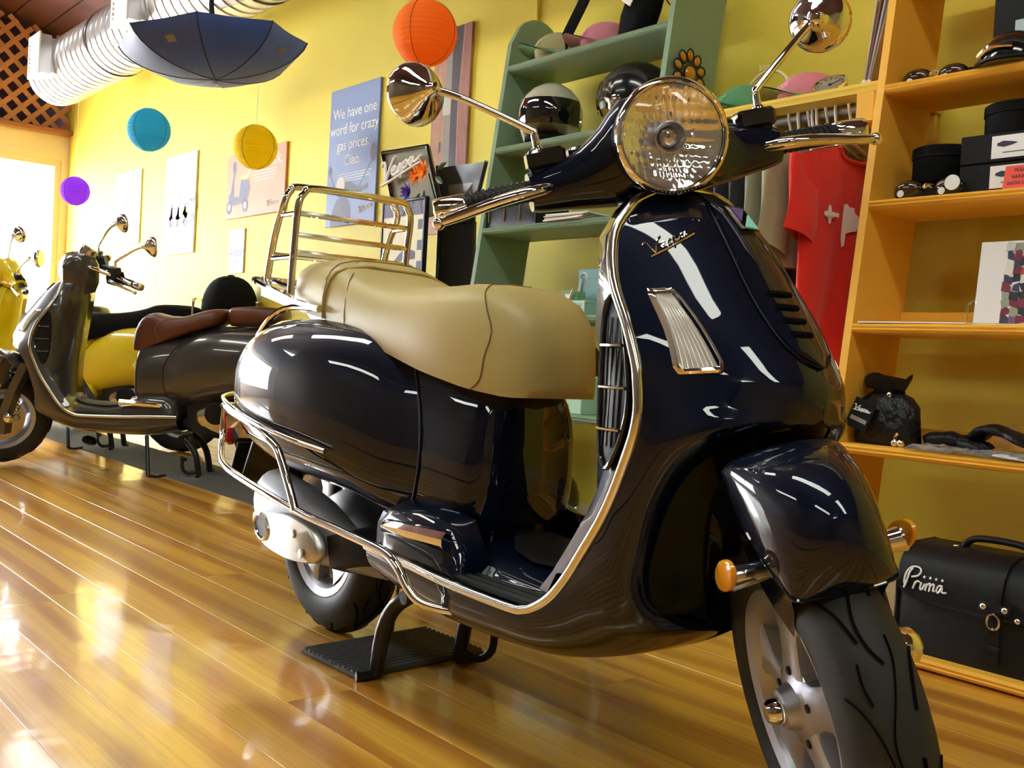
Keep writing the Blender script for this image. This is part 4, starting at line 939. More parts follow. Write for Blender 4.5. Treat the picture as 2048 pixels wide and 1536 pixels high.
# old door picture
t, Wd, Hd = poster('door_picture', -4.035, -3.752, 1.24, 2.19, srgb(168, 128, 104), 'tall narrow picture of a weathered wooden door behind the orange lantern', .014, 'picture')
OLD = add_noise(mat('old_wood_print', srgb(174, 132, 106), .6), 6, .45, 0, None, (8, 1, 2)); OLD2 = add_noise(mat('old_wood_print_dark', srgb(58, 44, 46), .6), 8, .4, 0, None, (8, 1, 2)); OLD3 = mat('old_metal_print', srgb(140, 136, 130), .6)
flat(t, 'printed_plank', [(.0, .0), (.10, 0), (.10, .95), (.0, .95)], OLD); flat(t, 'printed_plank', [(.165, 0), (.22, 0), (.20, .55), (.225, .95), (.14, .95), (.15, .5)], OLD2); flat(t, 'printed_plank', [(.225, 0), (.283, 0), (.283, .95), (.235, .95), (.21, .55)], add_noise(mat('old_wood_print_red', srgb(150, 96, 84), .6), 8, .4, 0, None, (8, 1, 2)))
flat(t, 'printed_jamb', [(.105, 0), (.16, 0), (.145, .95), (.105, .95)], OLD3, off=.0003); flat(t, 'printed_latch', [(.09, .55), (.15, .55), (.15, .66), (.09, .66)], mat('latch_print', srgb(186, 186, 180), .6), off=.0007)
flat(t, 'printed_latch', [(.07, .38), (.085, .38), (.085, .43), (.07, .43)], PDARK, off=.0007)
# ------------------------------------------------------------ leaning shelf units
def yf(z): return 2.288+.130*z
DEP = .245
def shelf_unit(name, x0, x1, ztop, heights, m, label, skip_bottom=False):
    t = thing(name, (0, 0, 0), label, 'shelf unit')
    for x in (x0, x1):
        out = [(yf(0), 0), (yf(0)+DEP, 0)]
        zc = ztop-.12
        out += [(yf(zc)+DEP, zc)]
        out += [(yf(ztop)+DEP/2+DEP/2*math.cos(a), zc+.12*math.sin(a)) for a in [math.pi*i/10 for i in range(1, 10)]]
        out += [(yf(zc), zc)]
        b = MB(); th = .022
        b.loft([[(x-th/2+d, y_, z_) for y_, z_ in out] for d in (0, th)])
        b.build('side_panel', m, t, 30)
    for z in heights:
        b = MB(); y0 = yf(z); y1 = y0+DEP; zt = z; th = .026
        ring = lambda x: [(x, y0, zt-.013), (x, y0-.006, zt-.013) if False else (x, y0-.004, zt-.007), (x, y0+.002, zt-.001), (x, y0+.008, zt), (x, y1, zt), (x, y1, zt-th), (x, y0+.008, zt-th), (x, y0+.001, zt-th+.003), (x, y0-.004, zt-th+.010)]
        b.loft([ring(x0+.011), ring(x1-.011)]); b.build('shelf', m, t, 50)
    return t
gu = shelf_unit('green_shelf_unit', -3.13, -2.29, 2.02, (1.81, 1.485, 1.17, .836, .50, .06), GREENM, 'sage green leaning shelf unit with rounded side panels')
# the right panel of the green unit is taller than the picture
ou = shelf_unit('orange_shelf_unit', -1.49, -.35, 2.3, (2.10, 1.775, 1.453, 1.142, .818, .507, .03), ORNGM, 'orange leaning shelf unit beside the red shirt and clothes rail')
for z in (.818, .507):
    b = MB(); b.box(((-1.49-.35)/2, yf(z)+DEP-.006, z+.022), (1.118, .012, .044), None, .003); b.build('back_strip', ORNGM, ou)
# clothes shelf and rail between the two units
t = thing('clothes_rail', (0, 0, 0), 'yellow shelf with a grey clothes rail between the two units', 'rail')
b = MB(); b.loft([[(x, y, z) for y, z in ((2.49, 1.452), (2.486, 1.462), (2.49, 1.472), (2.82, 1.472), (2.82, 1.446), (2.49, 1.446))] for x in (-2.278, -1.502)]); b.build('shelf', mat('mustard_paint', srgb(226, 190, 66), .5), t)
b = MB(); b.tube([(-2.278, 2.585, 1.432), (-1.502, 2.585, 1.432)], .0155, 16); b.build('rod', mat('grey_rod', (.36, .37, .38), .35, .7), t)
for x in (-2.262, -1.531):
    b = MB(); b.box((x, 2.535, 1.402), (.056, .125, .085), None, .004); b.build('bracket', ORNGM if x > -2 else GREENM, t)
b = MB(); b.box((-1.89, 2.815, 1.40), (.76, .02, .09), None, .002); b.build('wall_batten', MATS['mustard_paint'], t)
# ------------------------------------------------------------ garments
def shirt(x, col, label, w_=.47, ztop=1.325, ln=.58, yc=2.585, sleeve=.17, marks=False, tilt=0):
    t = thing('t_shirt', (x, yc, 0), label, 'shirt', 0, 'shirts on the clothes rail')
    m = add_noise(mat('jersey', col, .85, sheen=.25), 30, .08, .3, 24, dist=.01)
    def pt(u, v, s):   # u across -1..1, v down 0..1, s side +-1
        shoulder = .055*abs(u)**1.3 if abs(u) < 1 else .055
        neck = .045*max(0, 1-(u/.36)**2)**.6 if s > 0 else .022*max(0, 1-(u/.36)**2)**.6
        z = ztop-shoulder-neck*(1-v)-v*(ln-shoulder)
        y = u*w_/2*(1-.06*math.sin(v*2.5))
        th = (.016+.012*math.sin(v*3))*max(0, 1-u*u)**.4+.004
        fold = .012*math.sin(u*7+v*2+col[0]*9)*v+.006*math.sin(u*13+v*5)*v
        return Vector((s*th+fold, y, z))
    b = MB(); nu, nv = 22, 14
    front = [[pt(-1+2*i/nu, j/nv, 1) for i in range(nu+1)] for j in range(nv+1)]
    back = [[pt(-1+2*i/nu, j/nv, -1) for i in range(nu+1)] for j in range(nv+1)]
    b.grid([f+bk[::-1] for f, bk in zip(front, back)], cu=True); so = b.build('shirt_body', m, t, 80)
    for s in (-1, 1):
        sl = MB(); rings = []
        for k in range(7):
            q = k/6; c = Vector((.012*math.sin(q*3+s), s*(w_/2-.035+sleeve*.16*q), ztop-.058-sleeve*1.25*q-.01)); hw = .060+.018*q
            p = Vector((0, 1*s, .25)).normalized()
            rings.append([c+p*(hw*math.cos(a))+Vector((.020*math.sin(a)+.004*math.sin(3*a+q*4), 0, 0)) for a in [2*math.pi*i/18 for i in range(18)]])
        sl.loft(rings, True, False); sl.build('sleeve', m, t, 80)
    cl = MB(); cl.tube([pt(-.36+.72*i/10, 0, 1)+Vector((.003, 0, 0)) for i in range(11)], .006, 6); cl.build('collar', m, so)
    # hanger
    h = MB(); h.tube([(0, -w_*.40, ztop-.035), (0, -.02, ztop+.012), (0, 0, ztop+.02), (0, .02, ztop+.012), (0, w_*.40, ztop-.035)], .0055, 8, sm=3)
    h.tube([(0, 0, ztop+.018), (.0, 0, ztop+.06), (0, -.012, ztop+.10), (0, -.018, 1.445), (0, -.006, 1.456), (0, .010, 1.455), (0, .020, 1.442), (0, .02, 1.43)], .0045, 7, sm=4)
    hg = h.build('hanger', WHITEG, t, 60)
    if marks:
        mk = mat('shirt_print', (.85, .83, .8), .8)
        def fl(pts):
            b = MB(); o = 0
            for u, v in pts:
                y, z = u, v; uu = y/(w_/2); vv = max(0, min(1, (ztop-z-.02)/(ln-.02))); p = pt(uu, vv, 1); b.v.append(Vector((p.x+.004, y, z)))
            b.fa(*range(len(pts))); return b
        fl([(-.125+.020*math.cos(a)*(1+.35*math.cos(4*a)), 1.118+.020*math.sin(a)*(1+.35*math.cos(4*a))) for a in [2*math.pi*i/24 for i in range(24)]]).build('printed_star', mk, so)
        z_ = MB(); z_.box((.040, -.125, 1.118), (.002, .056, .011)); z_.build('printed_band', mk, so)
        fl([(u_-.025, v_) for u_, v_ in ((-.03, 1.155), (-.015, 1.158), (-.008, 1.15), (.012, 1.150), (.015, 1.135), (.03, 1.128), (.035, 1.105), (.02, 1.085), (-.005, 1.08), (-.02, 1.075), (-.025, 1.04), (-.034, 1.035), (-.038, 1.06), (-.035, 1.11))]).build('printed_figure', mk, so)
        fl([(.075, 1.13), (.082, 1.13), (.082, 1.09), (.075, 1.09)]).build('printed_bar', mk, so)
    return t
shirt(-1.64, srgb(222, 34, 16), 'bright red t shirt with white prints, frontmost on the rail', marks=True, ln=.62)
shirt(-1.715, srgb(160, 152, 118), 'khaki shirt hanging directly behind the bright red one', ln=.36, sleeve=.2, w_=.50, ztop=1.33)
shirt(-1.775, srgb(140, 138, 112), 'olive grey shirt hanging between khaki and black shirts', ln=.34, sleeve=.2, w_=.49, ztop=1.33)
for i, (x, c, lb) in enumerate(((-1.84, (.012, .012, .014), 'black shirt on the rail next to the olive grey one'), (-1.895, srgb(20, 24, 44), 'dark navy shirt second behind the olive grey one'), (-1.95, (.014, .014, .015), 'black shirt third behind the olive grey one'), (-2.00, srgb(24, 28, 52), 'dark navy shirt fourth behind the olive grey one'), (-2.06, srgb(150, 20, 18), 'dark red shirt nearest the green shelf unit'))): shirt(x, c, lb, ln=.5, ztop=1.325)
h = MB(); h.tube([(0, -.17, 1.30), (0, -.02, 1.345), (0, .02, 1.345), (0, .17, 1.30)], .005, 8, sm=3); h.tube([(0, 0, 1.345), (0, -.012, 1.40), (0, -.02, 1.445), (0, -.006, 1.456), (0, .012, 1.455), (0, .02, 1.44)], .0045, 7, sm=4)
o = h.build('clothes_hanger', WHITEG, None, 60); o.location = (-2.115, 2.585, 0); tag(o, 'empty white plastic hanger, last on the rail', 'hanger')
# ------------------------------------------------------------ caps
def cap(loc, rz, col, brim, label, s=1.0):
    t = thing('baseball_cap', loc, label, 'cap', rz, 'caps on the shelves')
    m = add_noise(mat('cap_cloth', col, .85), 40, .1, .15, 300, dist=.002); mb_ = add_noise(mat('cap_brim', brim, .85), 40, .1)
    b = MB(); rings = []
    for i in range(9):
        a = R(90*i/8); rings.append([(.098*s*math.cos(a)**.75*math.cos(u)*(1.08 if math.cos(u) > 0 else 1), .083*s*math.cos(a)**.75*math.sin(u), .022+.088*s*math.sin(a)) if i else (.098*s*math.cos(u), .083*s*math.sin(u), .004) for u in [2*math.pi*j/28 for j in range(28)]])
    b.loft(rings); cr_ = b.build('crown', m, t, 60)
    bt = MB(); bt.ell((0, 0, .022+.089*s), (.009, .009, .005), 10, 6); bt.build('button', m, cr_)
    v = MB(); rows = []
    for i in range(7):
        q = i/6; row = []
        for j in range(15):
            f = -1+2*j/14; x = .085*s*math.sqrt(max(0, 1-f*f*.72))+.085*s*q*math.sqrt(max(0, 1-abs(f)**2.4)); y = f*.084*s
            row.append((x, y, .022+.012*q-.040*f*f*(.4+.6*q)*.9+.018))
        rows.append(row)
    v.grid(rows); v.grid([[Vector(p)-Vector((0, 0, .004)) for p in r] for r in rows]); v.build('brim', mb_, t, 60)
    tx = MB(); tx.text('VESPA', .026*s, frame((.096*s, 0, .062*s), (0, 1, 0), (-.45, 0, 1)), .001, 0); tx.build('lettering', mat('cap_print', tuple(min(1, c*1.9+.05) for c in col), .7), cr_)
cap((-2.935, 2.63, 1.81), R(-118), srgb(170, 165, 120), srgb(120, 160, 120), 'khaki cap with green brim on the top green shelf')
cap((-2.715, 2.66, 1.81), R(-118), srgb(208, 132, 150), srgb(190, 140, 140), 'pink cap beside the black strap on the top green shelf')
cap((-2.06, 2.66, 1.472), R(-118), srgb(96, 156, 112), srgb(70, 120, 70), 'green cap on the yellow shelf above the clothes rail', 1.0)
cap((-1.83, 2.66, 1.472), R(-118), srgb(212, 132, 152), srgb(150, 160, 110), 'pink cap beside the gauge on the yellow shelf', 1.0)
# round gauge, hanger ring, little ornament, leaflets by the orange panel
t = thing('speedometer_gauge', (-1.725, 2.60, 1.472), 'round chrome speedometer gauge leaning on the yellow shelf', 'gauge', R(-20))
ax = Vector((.3, -.6, .75)).normalized(); c = Vector((0, 0, .040))
b = MB(); b.lathe([(.02, -.04), (.045, -.03), (.050, .0), (.0525, .008), (.049, .014), (.044, .012), (.044, .006)], c, ax, 32, cap=True); b.build('chrome_case', CHROME, t, 40)
b = MB(); b.lathe([(.044, .0075), (.001, .0075)], c, ax, 32); b.build('dial', mat('dial_face', srgb(196, 186, 160), .4), t)
u_ = ax.orthogonal().normalized(); w_ = ax.cross(u_)
for k in range(12):
    a = R(-130+260*k/11); b = MB(); p = c+ax*.009; d = u_*math.cos(a)+w_*math.sin(a); b.tube([p+d*.033, p+d*.041], .0009, 5); b.build('dial_mark', PDARK, t)
b = MB(); b.tube([c+ax*.009, c+ax*.009+u_*.030+w_*.012], .0012, 5); b.lathe([(.005, .008), (.005, .011), (.001, .012)], c, ax, 10); b.build('needle', PDARK, t)
t = thing('headband', (-2.05, 2.74, 1.472), 'pale ring shaped headband standing behind the green cap', 'headband')
b = MB(); b.tube([(.085*math.cos(a), 0, .09+.085*math.sin(a)) for a in [R(-60+300*i/30) for i in range(31)]], .006, 8); b.build('band', mat('ivory', srgb(236, 226, 170), .5), t)
b = MB(); script(b, lambda u, v: Vector((-.04+.075*u, -.004, .180+.02*v)), .002, n=4); b.build('script_ornament', MATS['ivory'], t)
t = thing('flower_ornament', (-1.66, 2.66, 1.472), 'tiny white ornament at the orange end of the yellow shelf', 'ornament'); b = MB()
b.tube([(0, 0, 0), (.002, 0, .03), (.012, 0, .045)], .0025, 6, sm=3); b.build('stem', WHITEG, t)
for k in range(3): b = MB(); b.ell((.012+.008*math.cos(k*2.1), .008*math.sin(k*2.1), .05), (.009, .006, .012), 8, 6); b.build('petal', WHITEG, t)
t = thing('magazine_stack', (-1.735, 2.70, 1.472), 'magazines standing behind the left side of the orange unit', 'magazines')
for i in range(4):
    b = MB(); b.box((.03*i*.3+.06, .09, .155), (.006, .17, .30), Matrix.Rotation(R(6+2*i), 4, 'Y'), .001); b.build('magazine', mat('magazine_cover', (srgb(190, 180, 170), srgb(120, 84, 70), srgb(170, 176, 190), srgb(150, 130, 120))[i], .4), t)
# metal daisy hooked on the green panel
t = thing('metal_daisy', (-2.272, 2.60, 1.645), 'amber glass metal daisy hanging on the green side panel', 'ornament')
AG = mat('amber_glass', srgb(186, 124, 14), .12, coat=1); IRON = mat('dark_iron', (.02, .018, .016), .5, .6)
for k in range(10):
    a = 2*math.pi*k/10+.3; c = Vector((.008, .060*math.cos(a), .060*math.sin(a)))
    b = MB(); b.ell(c, (.006, .013, .017), 14, 8, Matrix.Rotation(a+math.pi/2, 3, 'X')); p = b.build('petal', AG, t, 80)
    r = MB(); ca, sa = math.cos(a), math.sin(a); r.tube([c+Vector((0, (.022*math.cos(q))*ca-(.017*math.sin(q))*sa, (.022*math.cos(q))*sa+(.017*math.sin(q))*ca)) for q in [2*math.pi*i/16 for i in range(16)]], .0022, 5, closed=True); r.build('petal_rim', IRON, p)
b = MB(); b.ell((.010, 0, 0), (.014, .025, .025), 20, 12); ce_ = b.build('daisy_centre', AG, t, 80)
b = MB(); b.lathe([(.026, 0), (.0285, .004), (.027, .009), (.025, .006)], (.003, 0, 0), (1, 0, 0), 24, cap=False); b.build('centre_rim', IRON, ce_)
b = MB(); b.tube([(.006, 0, -.03), (.008, .004, -.12), (.012, -.01, -.25), (.008, 0, -.33)], .004, 6, sm=3); b.build('stem', IRON, t)
b = MB(); b.tube([(.01, .0, -.16), (.012, .05, -.13), (.012, .08, -.10)], .003, 6, sm=3); b.build('leaf_wire', IRON, t)
# ------------------------------------------------------------ helmets
def helmet(loc, rz, shell, stripe, label, visor=True, vcol=(.008, .008, .009), clearv=False):
    t = thing('helmet', loc, label, 'helmet', rz, 'helmets on the green shelves')
    m = mat('helmet_shell', shell, .2, 0, .6, .05)
    b = MB(); rings = []
    prof = [(-.02, .088), (0, .100), (.04, .115), (.08, .122), (.12, .120), (.16, .105), (.19, .080), (.21, .048), (.219, .015)]
    rings = []
    for z, r in prof:
        ring = []
        for i in range(36):
            u = 2*math.pi*i/36; zz = z
            front = max(0, math.cos(u))
            if z < .08: zz = z+(.085-z)*min(1, max(0, (front-.45)*4))      # face opening
            ring.append((r*1.10*math.cos(u), r*math.sin(u), zz+.02))
        rings.append(ring)
    b.loft(rings); so = b.build('shell', m, t, 60)
    if stripe:
        s = MB(); rows = []
        for k in range(14):
            a = R(35+k*9); rr = .138
            rows.append([(1.10*.1225*math.cos(a)*1.012, y, .10+.1225*math.sin(a)*1.0*math.sqrt(max(0, 1-(y/.122)**2))*1.018+.0) for y in (-.045, -.02, 0, .02, .045)])
        s.grid(rows); s.build('stripe', mat('helmet_stripe', stripe, .2, 0, .6), so)
    if visor:
        v = MB(); rows = []
        for k in range(9):
            z = .045+.012*k+.02; q = (k-4)/4
            rows.append([((.138-.010*q*q)*1.03*math.cos(u), (.128-.006*q*q)*math.sin(u), z) for u in [R(-72+144*i/16) for i in range(17)]])
        v.grid(rows); v.build('visor', mat('visor_clear', (.9, .78, .5), .03, trans=1, ior=1.12) if clearv else mat('visor_dark', vcol, .05, 0, 1), t, 60)
    for s_ in (-1, 1):
        p = MB(); p.lathe([(.018, 0), (.017, .008), (.008, .011), (.001, .011)], (.02, s_*.119, .085), (0, s_, 0), 16); p.build('visor_pivot', CHROME, t)
    n_ = MB(); n_.lathe([(.085, .0), (.098, .015), (.098, .03), (.08, .04)], (0, 0, 0), (0, 0, 1), 28); n_.build('lining', BLKC, t)
helmet((-2.94, 2.60, 1.485), R(-55), srgb(196, 196, 176), srgb(34, 40, 62), 'cream helmet with navy stripe and dark visor on the second green shelf')
helmet((-2.50, 2.60, 1.485), R(-160), (.008, .008, .010), None, 'black helmet with amber visor on the second green shelf', True, (.02, .02, .03), True)
helmet((-2.76, 2.52, .06), R(-60), (.010, .010, .011), None, 'dark helmet on the lowest green shelf behind the scooter')
# strap bag on top green shelf
t = thing('shoulder_bag', (-2.53, 2.61, 1.81), 'black shoulder bag with hanging strap on the top green shelf', 'bag')
b = MB(); b.loft([[(x+w_*math.cos(u), .05*math.sin(u)*k, z) for u in [2*math.pi*i/20 for i in range(20)]] for z, x, w_, k in ((0, .0, .06, .8), (.02, 0, .072, 1), (.09, .02, .085, 1), (.16, .045, .082, .9), (.22, .05, .075, .8), (.28, .04, .08, .6))]); b.build('bag_body', BLKC, t, 60)
b = MB(); b.tube([(-.37, -.02, .01), (-.34, -.02, .07), (-.28, -.01, .17), (-.22, 0, .27), (-.12, 0, .36), (.0, 0, .30)], .030, 8, sm=4, flat=(.12, 1)); b.build('strap', BLKC, t, 60)
b = MB(); b.box((.015, -.062, .125), (.050, .004, .034), Matrix.Rotation(R(35), 4, 'Y')); b.build('price_label', PW_, t)
t = thing('wire_ornament', (-2.37, 2.62, 1.81), 'twisted wire ornament with amber beads on the top green shelf', 'ornament')
for k in range(4):
    b = MB(); b.tube([(0, 0, 0), (.01*math.cos(k*1.6), .01, .06), (-.035+.03*k*.8, .0, .12), (-.05+.035*k, .01*math.sin(k), .2)], .0028, 6, sm=4); b.build('wire', IRON, t)
    b = MB(); b.ell((-.05+.035*k, .01*math.sin(k), .2), (.012, .012, .012), 10, 8); b.build('bead', AG, t)
b = MB(); b.lathe([(.02, 0), (.022, .01), (.012, .02), (.008, .05)], (0, 0, 0), (0, 0, 1), 14); b.build('base', OLD3, t)
# third green shelf
t = thing('seat_pad', (-2.98, 2.55, 1.17), 'black quilted seat pad resting on the third green shelf', 'bag')
b = MB(); b.loft([[(x, y*.095, z) for y, z in ((-1, .0), (1, .0), (1, zt*.7), (.7, zt), (-.7, zt), (-1, zt*.7))] for x, zt in ((-.16, .08), (-.14, .11), (-.04, .15), (.06, .13), (.13, .09), (.15, .06))]); b.build('pad_body', BLKV, t, 50)
for k in range(3): b = MB(); b.tube([(-.12+.09*k, -.097, .02), (-.12+.09*k, -.096, .08)], .003, 5); b.build('seam', THREAD, t)
t = thing('magazine_pile', (-2.66, 2.50, 1.17), 'small pile of pale magazines on the third green shelf', 'magazines')
for i in range(4): b = MB(); b.box((.004*i, .006*(i % 2), .003+.006*i), (.20, .15, .005), Matrix.Rotation(R(3*i-4), 4, 'Z'), .001); b.build('magazine', mat('magazine_paper', (srgb(210, 205, 190), srgb(230, 226, 214), srgb(196, 176, 168), srgb(236, 234, 226))[i], .5), t)
# fourth green shelf: boxed accessories
def crate(name, loc, dims, col, label, rz=0, cat='box', group=None, lab=None, m=None):
    t = thing(name, loc, label, cat, rz, group)
    b = MB(); b.box((0, 0, dims[2]/2), dims, None, .002); b.build('carton', m or mat('carton', col, .5), t)
    l = MB(); l.box((0, 0, dims[2]*.80), (dims[0]*1.006, dims[1]*1.006, .0015)); l.build('lid_edge', mat('carton_edge', tuple(c*.55 for c in col), .6), t)
    return t
t = crate('accessory_box', (-2.62, 2.47, .836), (.07, .05, .085), srgb(132, 176, 132), 'mint green box with a silver tool on the fourth green shelf', R(8))
b = MB(); b.tube([(-.01, -.03, .02), (.025, -.034, .09)], .006, 8); b.build('tool', STEEL, t); b = MB(); b.box((-.008, -.0262, .06), (.018, .001, .03)); b.build('label', PW_, t)
t = crate('accessory_box', (-2.54, 2.44, .836), (.09, .06, .05), srgb(150, 190, 170), 'low mint box at the front of the fourth green shelf', R(-4)); ltext(t, 'lettering', 'V', .03, .02, .025, mat('print_red', srgb(200, 60, 50), .6), off=.031)
t = crate('accessory_box', (-2.605, 2.56, .836), (.11, .07, .17), srgb(110, 152, 152), 'grey blue blister box behind the mint boxes'); b = MB(); b.lathe([(.014, 0), (.018, .003), (.014, .006), (.010, .003)], (-.025, -.038, .14), (0, 1, 0), 18, cap=False); b.tube([(-.035, -.038, .135), (-.045, -.04, .07)], .005, 6); b.build('key_ring', WHITEG, t)
t = crate('accessory_box', (-2.50, 2.56, .836), (.10, .06, .215), srgb(128, 180, 140), 'tall green box with red lettering on the fourth green shelf'); ltext(t, 'lettering', 'RYK', .032, -.015, .185, MATS['print_red'], off=.031)
t = crate('dark_packet', (-2.73, 2.50, .836), (.10, .07, .07), (.02, .022, .03), 'dark packet lying left of the mint boxes', R(12)); b = MB(); b.box((0, -.036, .04), (.07, .001, .022)); b.build('label', mat('print_rose', srgb(150, 70, 80), .6), t)
t = thing('yellow_ribbon', (-2.80, 2.46, .836), 'bright yellow ribbon bow behind the beige seat', 'ribbon')
for k in range(6): b = MB(); a = k*1.05; b.tube([(0, 0, .03), (.03*math.cos(a), .02*math.sin(a), .07), (.05*math.cos(a), .03*math.sin(a), .05), (0, 0, .03)], .008, 6, sm=4, flat=(.2, 1)); b.build('loop', mat('ribbon', srgb(220, 215, 30), .5) if 'ribbon' not in MATS else MATS['ribbon'], t)
b = MB(); b.tube([(0, 0, .035), (-.012, -.01, .015), (-.03, -.014, .002)], .008, 6, sm=3, flat=(.2, 1)); b.build('tail', MATS['ribbon'], t)
t = crate('gift_box', (-2.60, 2.47, .50), (.26, .16, .128), srgb(176, 214, 186), 'wide pale mint box with dark marks on the fifth green shelf')
for k, (x, z) in enumerate(((-.065, .03), (-.02, .06), (.02, .10), (.05, .05), (.09, .085), (.06, .015))): b = MB(); b.tube([(x, -.081, z-.014), (x, -.081, z+.012), (x+.009, -.081, z+.014)], .0022, 5); b.build('printed_mark', PDARK, t)
b = MB(); b.box((-.11, -.0805, .05), (.035, .001, .09)); b.build('label', PW_, t)
t = thing('brown_case', (-2.66, 2.55, .628), 'dark rounded case standing on the pale mint box', 'case')
b = MB(); b.loft([[(x, y, z) for x, z in [(-.10, 0), (-.09, .05), (-.06, .09), (0, .105), (.06, .10), (.10, .06), (.11, 0)]] for y in (-.03, .03)]); b.build('case_body', add_noise(mat('olive_brown', srgb(84, 66, 26), .6), 20, .1), t); b = MB(); b.tube([(-.03, 0, .10), (-.02, 0, .125), (.02, 0, .127), (.03, 0, .104)], .005, 6, sm=3); b.build('handle', BLKV, t)
# ------------------------------------------------------------ display stand with the white script
t = thing('display_stand', (-3.93, 2.60, 0), 'tall black vinyl display stand with two flaring grey panels', 'display stand')
FAB = add_noise(mat('grey_mesh', srgb(122, 116, 92), .7), 300, .2)
def quadp(p0, p1, p2, p3, name, m, th=.010, par=None):
    b = MB(); P = [Vector(p) for p in (p0, p1, p2, p3)]; nn = (P[1]-P[0]).cross(P[3]-P[0]).normalized()*th
    b.loft([P, [p-nn for p in P]]); return b.build(name, m, par or t, 20)
# lower vinyl body: two leaves meeting at a ridge
quadp((.33, -.02, 0), (.47, -.10, 0), (.45, -.10, 1.26), (.37, -.04, 1.24), 'vinyl_leaf', BLKV)
quadp((.47, -.10, 0), (.69, -.06, 0), (.63, -.06, 1.22), (.45, -.10, 1.21), 'vinyl_leaf', BLKV)
for p in (((.47, -.106, 0), (.45, -.106, 1.28), (.405, -.10, 1.46)), ((.695, -.064, 0), (.625, -.064, 1.25), (.735, -.10, 1.445)), ((.325, -.02, 0), (.365, -.04, 1.24))):
    b = MB(); b.tube(p, .009, 8); b.build('frame_tube', GLOSSB, t)
quadp((.455, -.10, 1.205), (.615, -.07, 1.22), (.728, -.10, 1.445), (.41, -.10, 1.452), 'smoked_panel', mat('smoked_vinyl', (.03, .03, .028), .35, trans=.45, coat=.1))
quadp((.215, -.15, 1.22), (.53, -.15, 1.25), (.405, -.15, 1.535), (.065, -.15, 1.545), 'grey_panel', FAB)
for a, c in (((.215, -.156, 1.22), (.063, -.156, 1.545)), ((.53, -.156, 1.25), (.407, -.156, 1.535)), ((.063, -.156, 1.545), (.407, -.156, 1.535))):
    b = MB(); b.tube([a, c], .009, 8); b.build('frame_tube', GLOSSB, t)
b = MB(); script(b, lambda u, v: Vector((.10+.30*u, -.178, 1.395+.105*v+.035*u)), .0065, n=6); b.build('script_sign', WHITEG, t)
# picture leaning in front
t = thing('framed_print', (-3.585, 2.39, .78), 'framed cream and violet scooter print leaning on the display stand', 'picture')
b = MB(); b.box((0, 0, .26), (.30, .014, .52), None, .003); b.build('backing', mat('cream_print', srgb(226, 222, 190), .6), t)
for c, d in (((-.155, 0, .26), (.014, .022, .54)), ((.155, 0, .26), (.014, .022, .54)), ((0, 0, .525), (.32, .022, .014)), ((0, 0, -.005), (.32, .022, .014))): b = MB(); b.box(c, d, None, .003); b.build('frame_bar', BLACKP, t)
flat(t, 'printed_band', [(-.148, .46), (.148, .46), (.148, .518), (-.148, .518)], PVIO, off=.0075)
flat(t, 'printed_scooter', [(-.04, 0), (-.05, .12), (-.02, .22), (.03, .27), (.09, .25), (.07, .20), (.06, .10), (.02, 0)], PVIO, off=.0075)
flat(t, 'printed_scooter', [(-.06, .27), (-.02, .30), (.03, .33), (.10, .31), (.10, .28), (.02, .275)], PVIO, off=.0078)
for k in range(5): flat(t, 'printed_block', [(.112, .06+.085*k), (.145, .06+.085*k), (.145, .10+.085*k), (.112, .10+.085*k)], PVIO, off=.0075)
b = MB(); b.loft([[(x, y, z) for x in (-.13, .13) for y in (0,)]+[(.13, .0, z-.02), (-.13, .0, z-.02)] for z in (0,) for y in (0,)]*1) if False else None
t2 = thing('print_easel', (-3.585, 2.40, 0), 'thin black easel carrying the framed scooter print', 'easel')
for s in (-1, 1): b = MB(); b.tube([(s*.13, .0, 0), (s*.11, .005, .76)], .006, 8); b.build('leg', BLACKP, t2)
b = MB(); b.box((0, -.012, .766), (.30, .045, .014), None, .003); b.build('ledge', BLACKP, t2)
b = MB(); b.tube([(0, .06, 0), (0, .008, .76)], .006, 8); b.build('leg', BLACKP, t2)
# flowers pinned on the stand
t = thing('flower_bunch', (-3.475, 2.395, 1.335), 'bunch of orange and violet cloth flowers on the display stand', 'flowers')
rn = random.Random(5)
def bloom(c, r, col, nm, k=14):
    m = mat('petal_'+nm, col, .7); c = Vector(c)
    for i in range(k):
        a = 2*math.pi*i/k; lay = i % 2; d = Vector((math.cos(a), -.5-.5*lay, math.sin(a))).normalized()
        b = MB(); p = c+d*r*.15; q = c+d*r*(1-.2*lay); s = Vector((-math.sin(a), 0, math.cos(a)))*r*.17
        b.loft([[p+s*.3, p-s*.3, p-s*.3+Vector((0, .003, 0)), p+s*.3+Vector((0, .003, 0))], [(p+q)/2+s, (p+q)/2-s, (p+q)/2-s+Vector((0, .003, 0)), (p+q)/2+s+Vector((0, .003, 0))], [q+s*.2, q-s*.2, q-s*.2+Vector((0, .002, 0)), q+s*.2+Vector((0, .002, 0))]]); b.build('petal', m, t)
bloom((.045, -.02, .075), .055, srgb(246, 140, 20), 'orange'); bloom((-.01, -.02, .06), .045, srgb(236, 120, 16), 'amber'); bloom((-.065, -.02, .0), .045, srgb(86, 50, 160), 'violet')
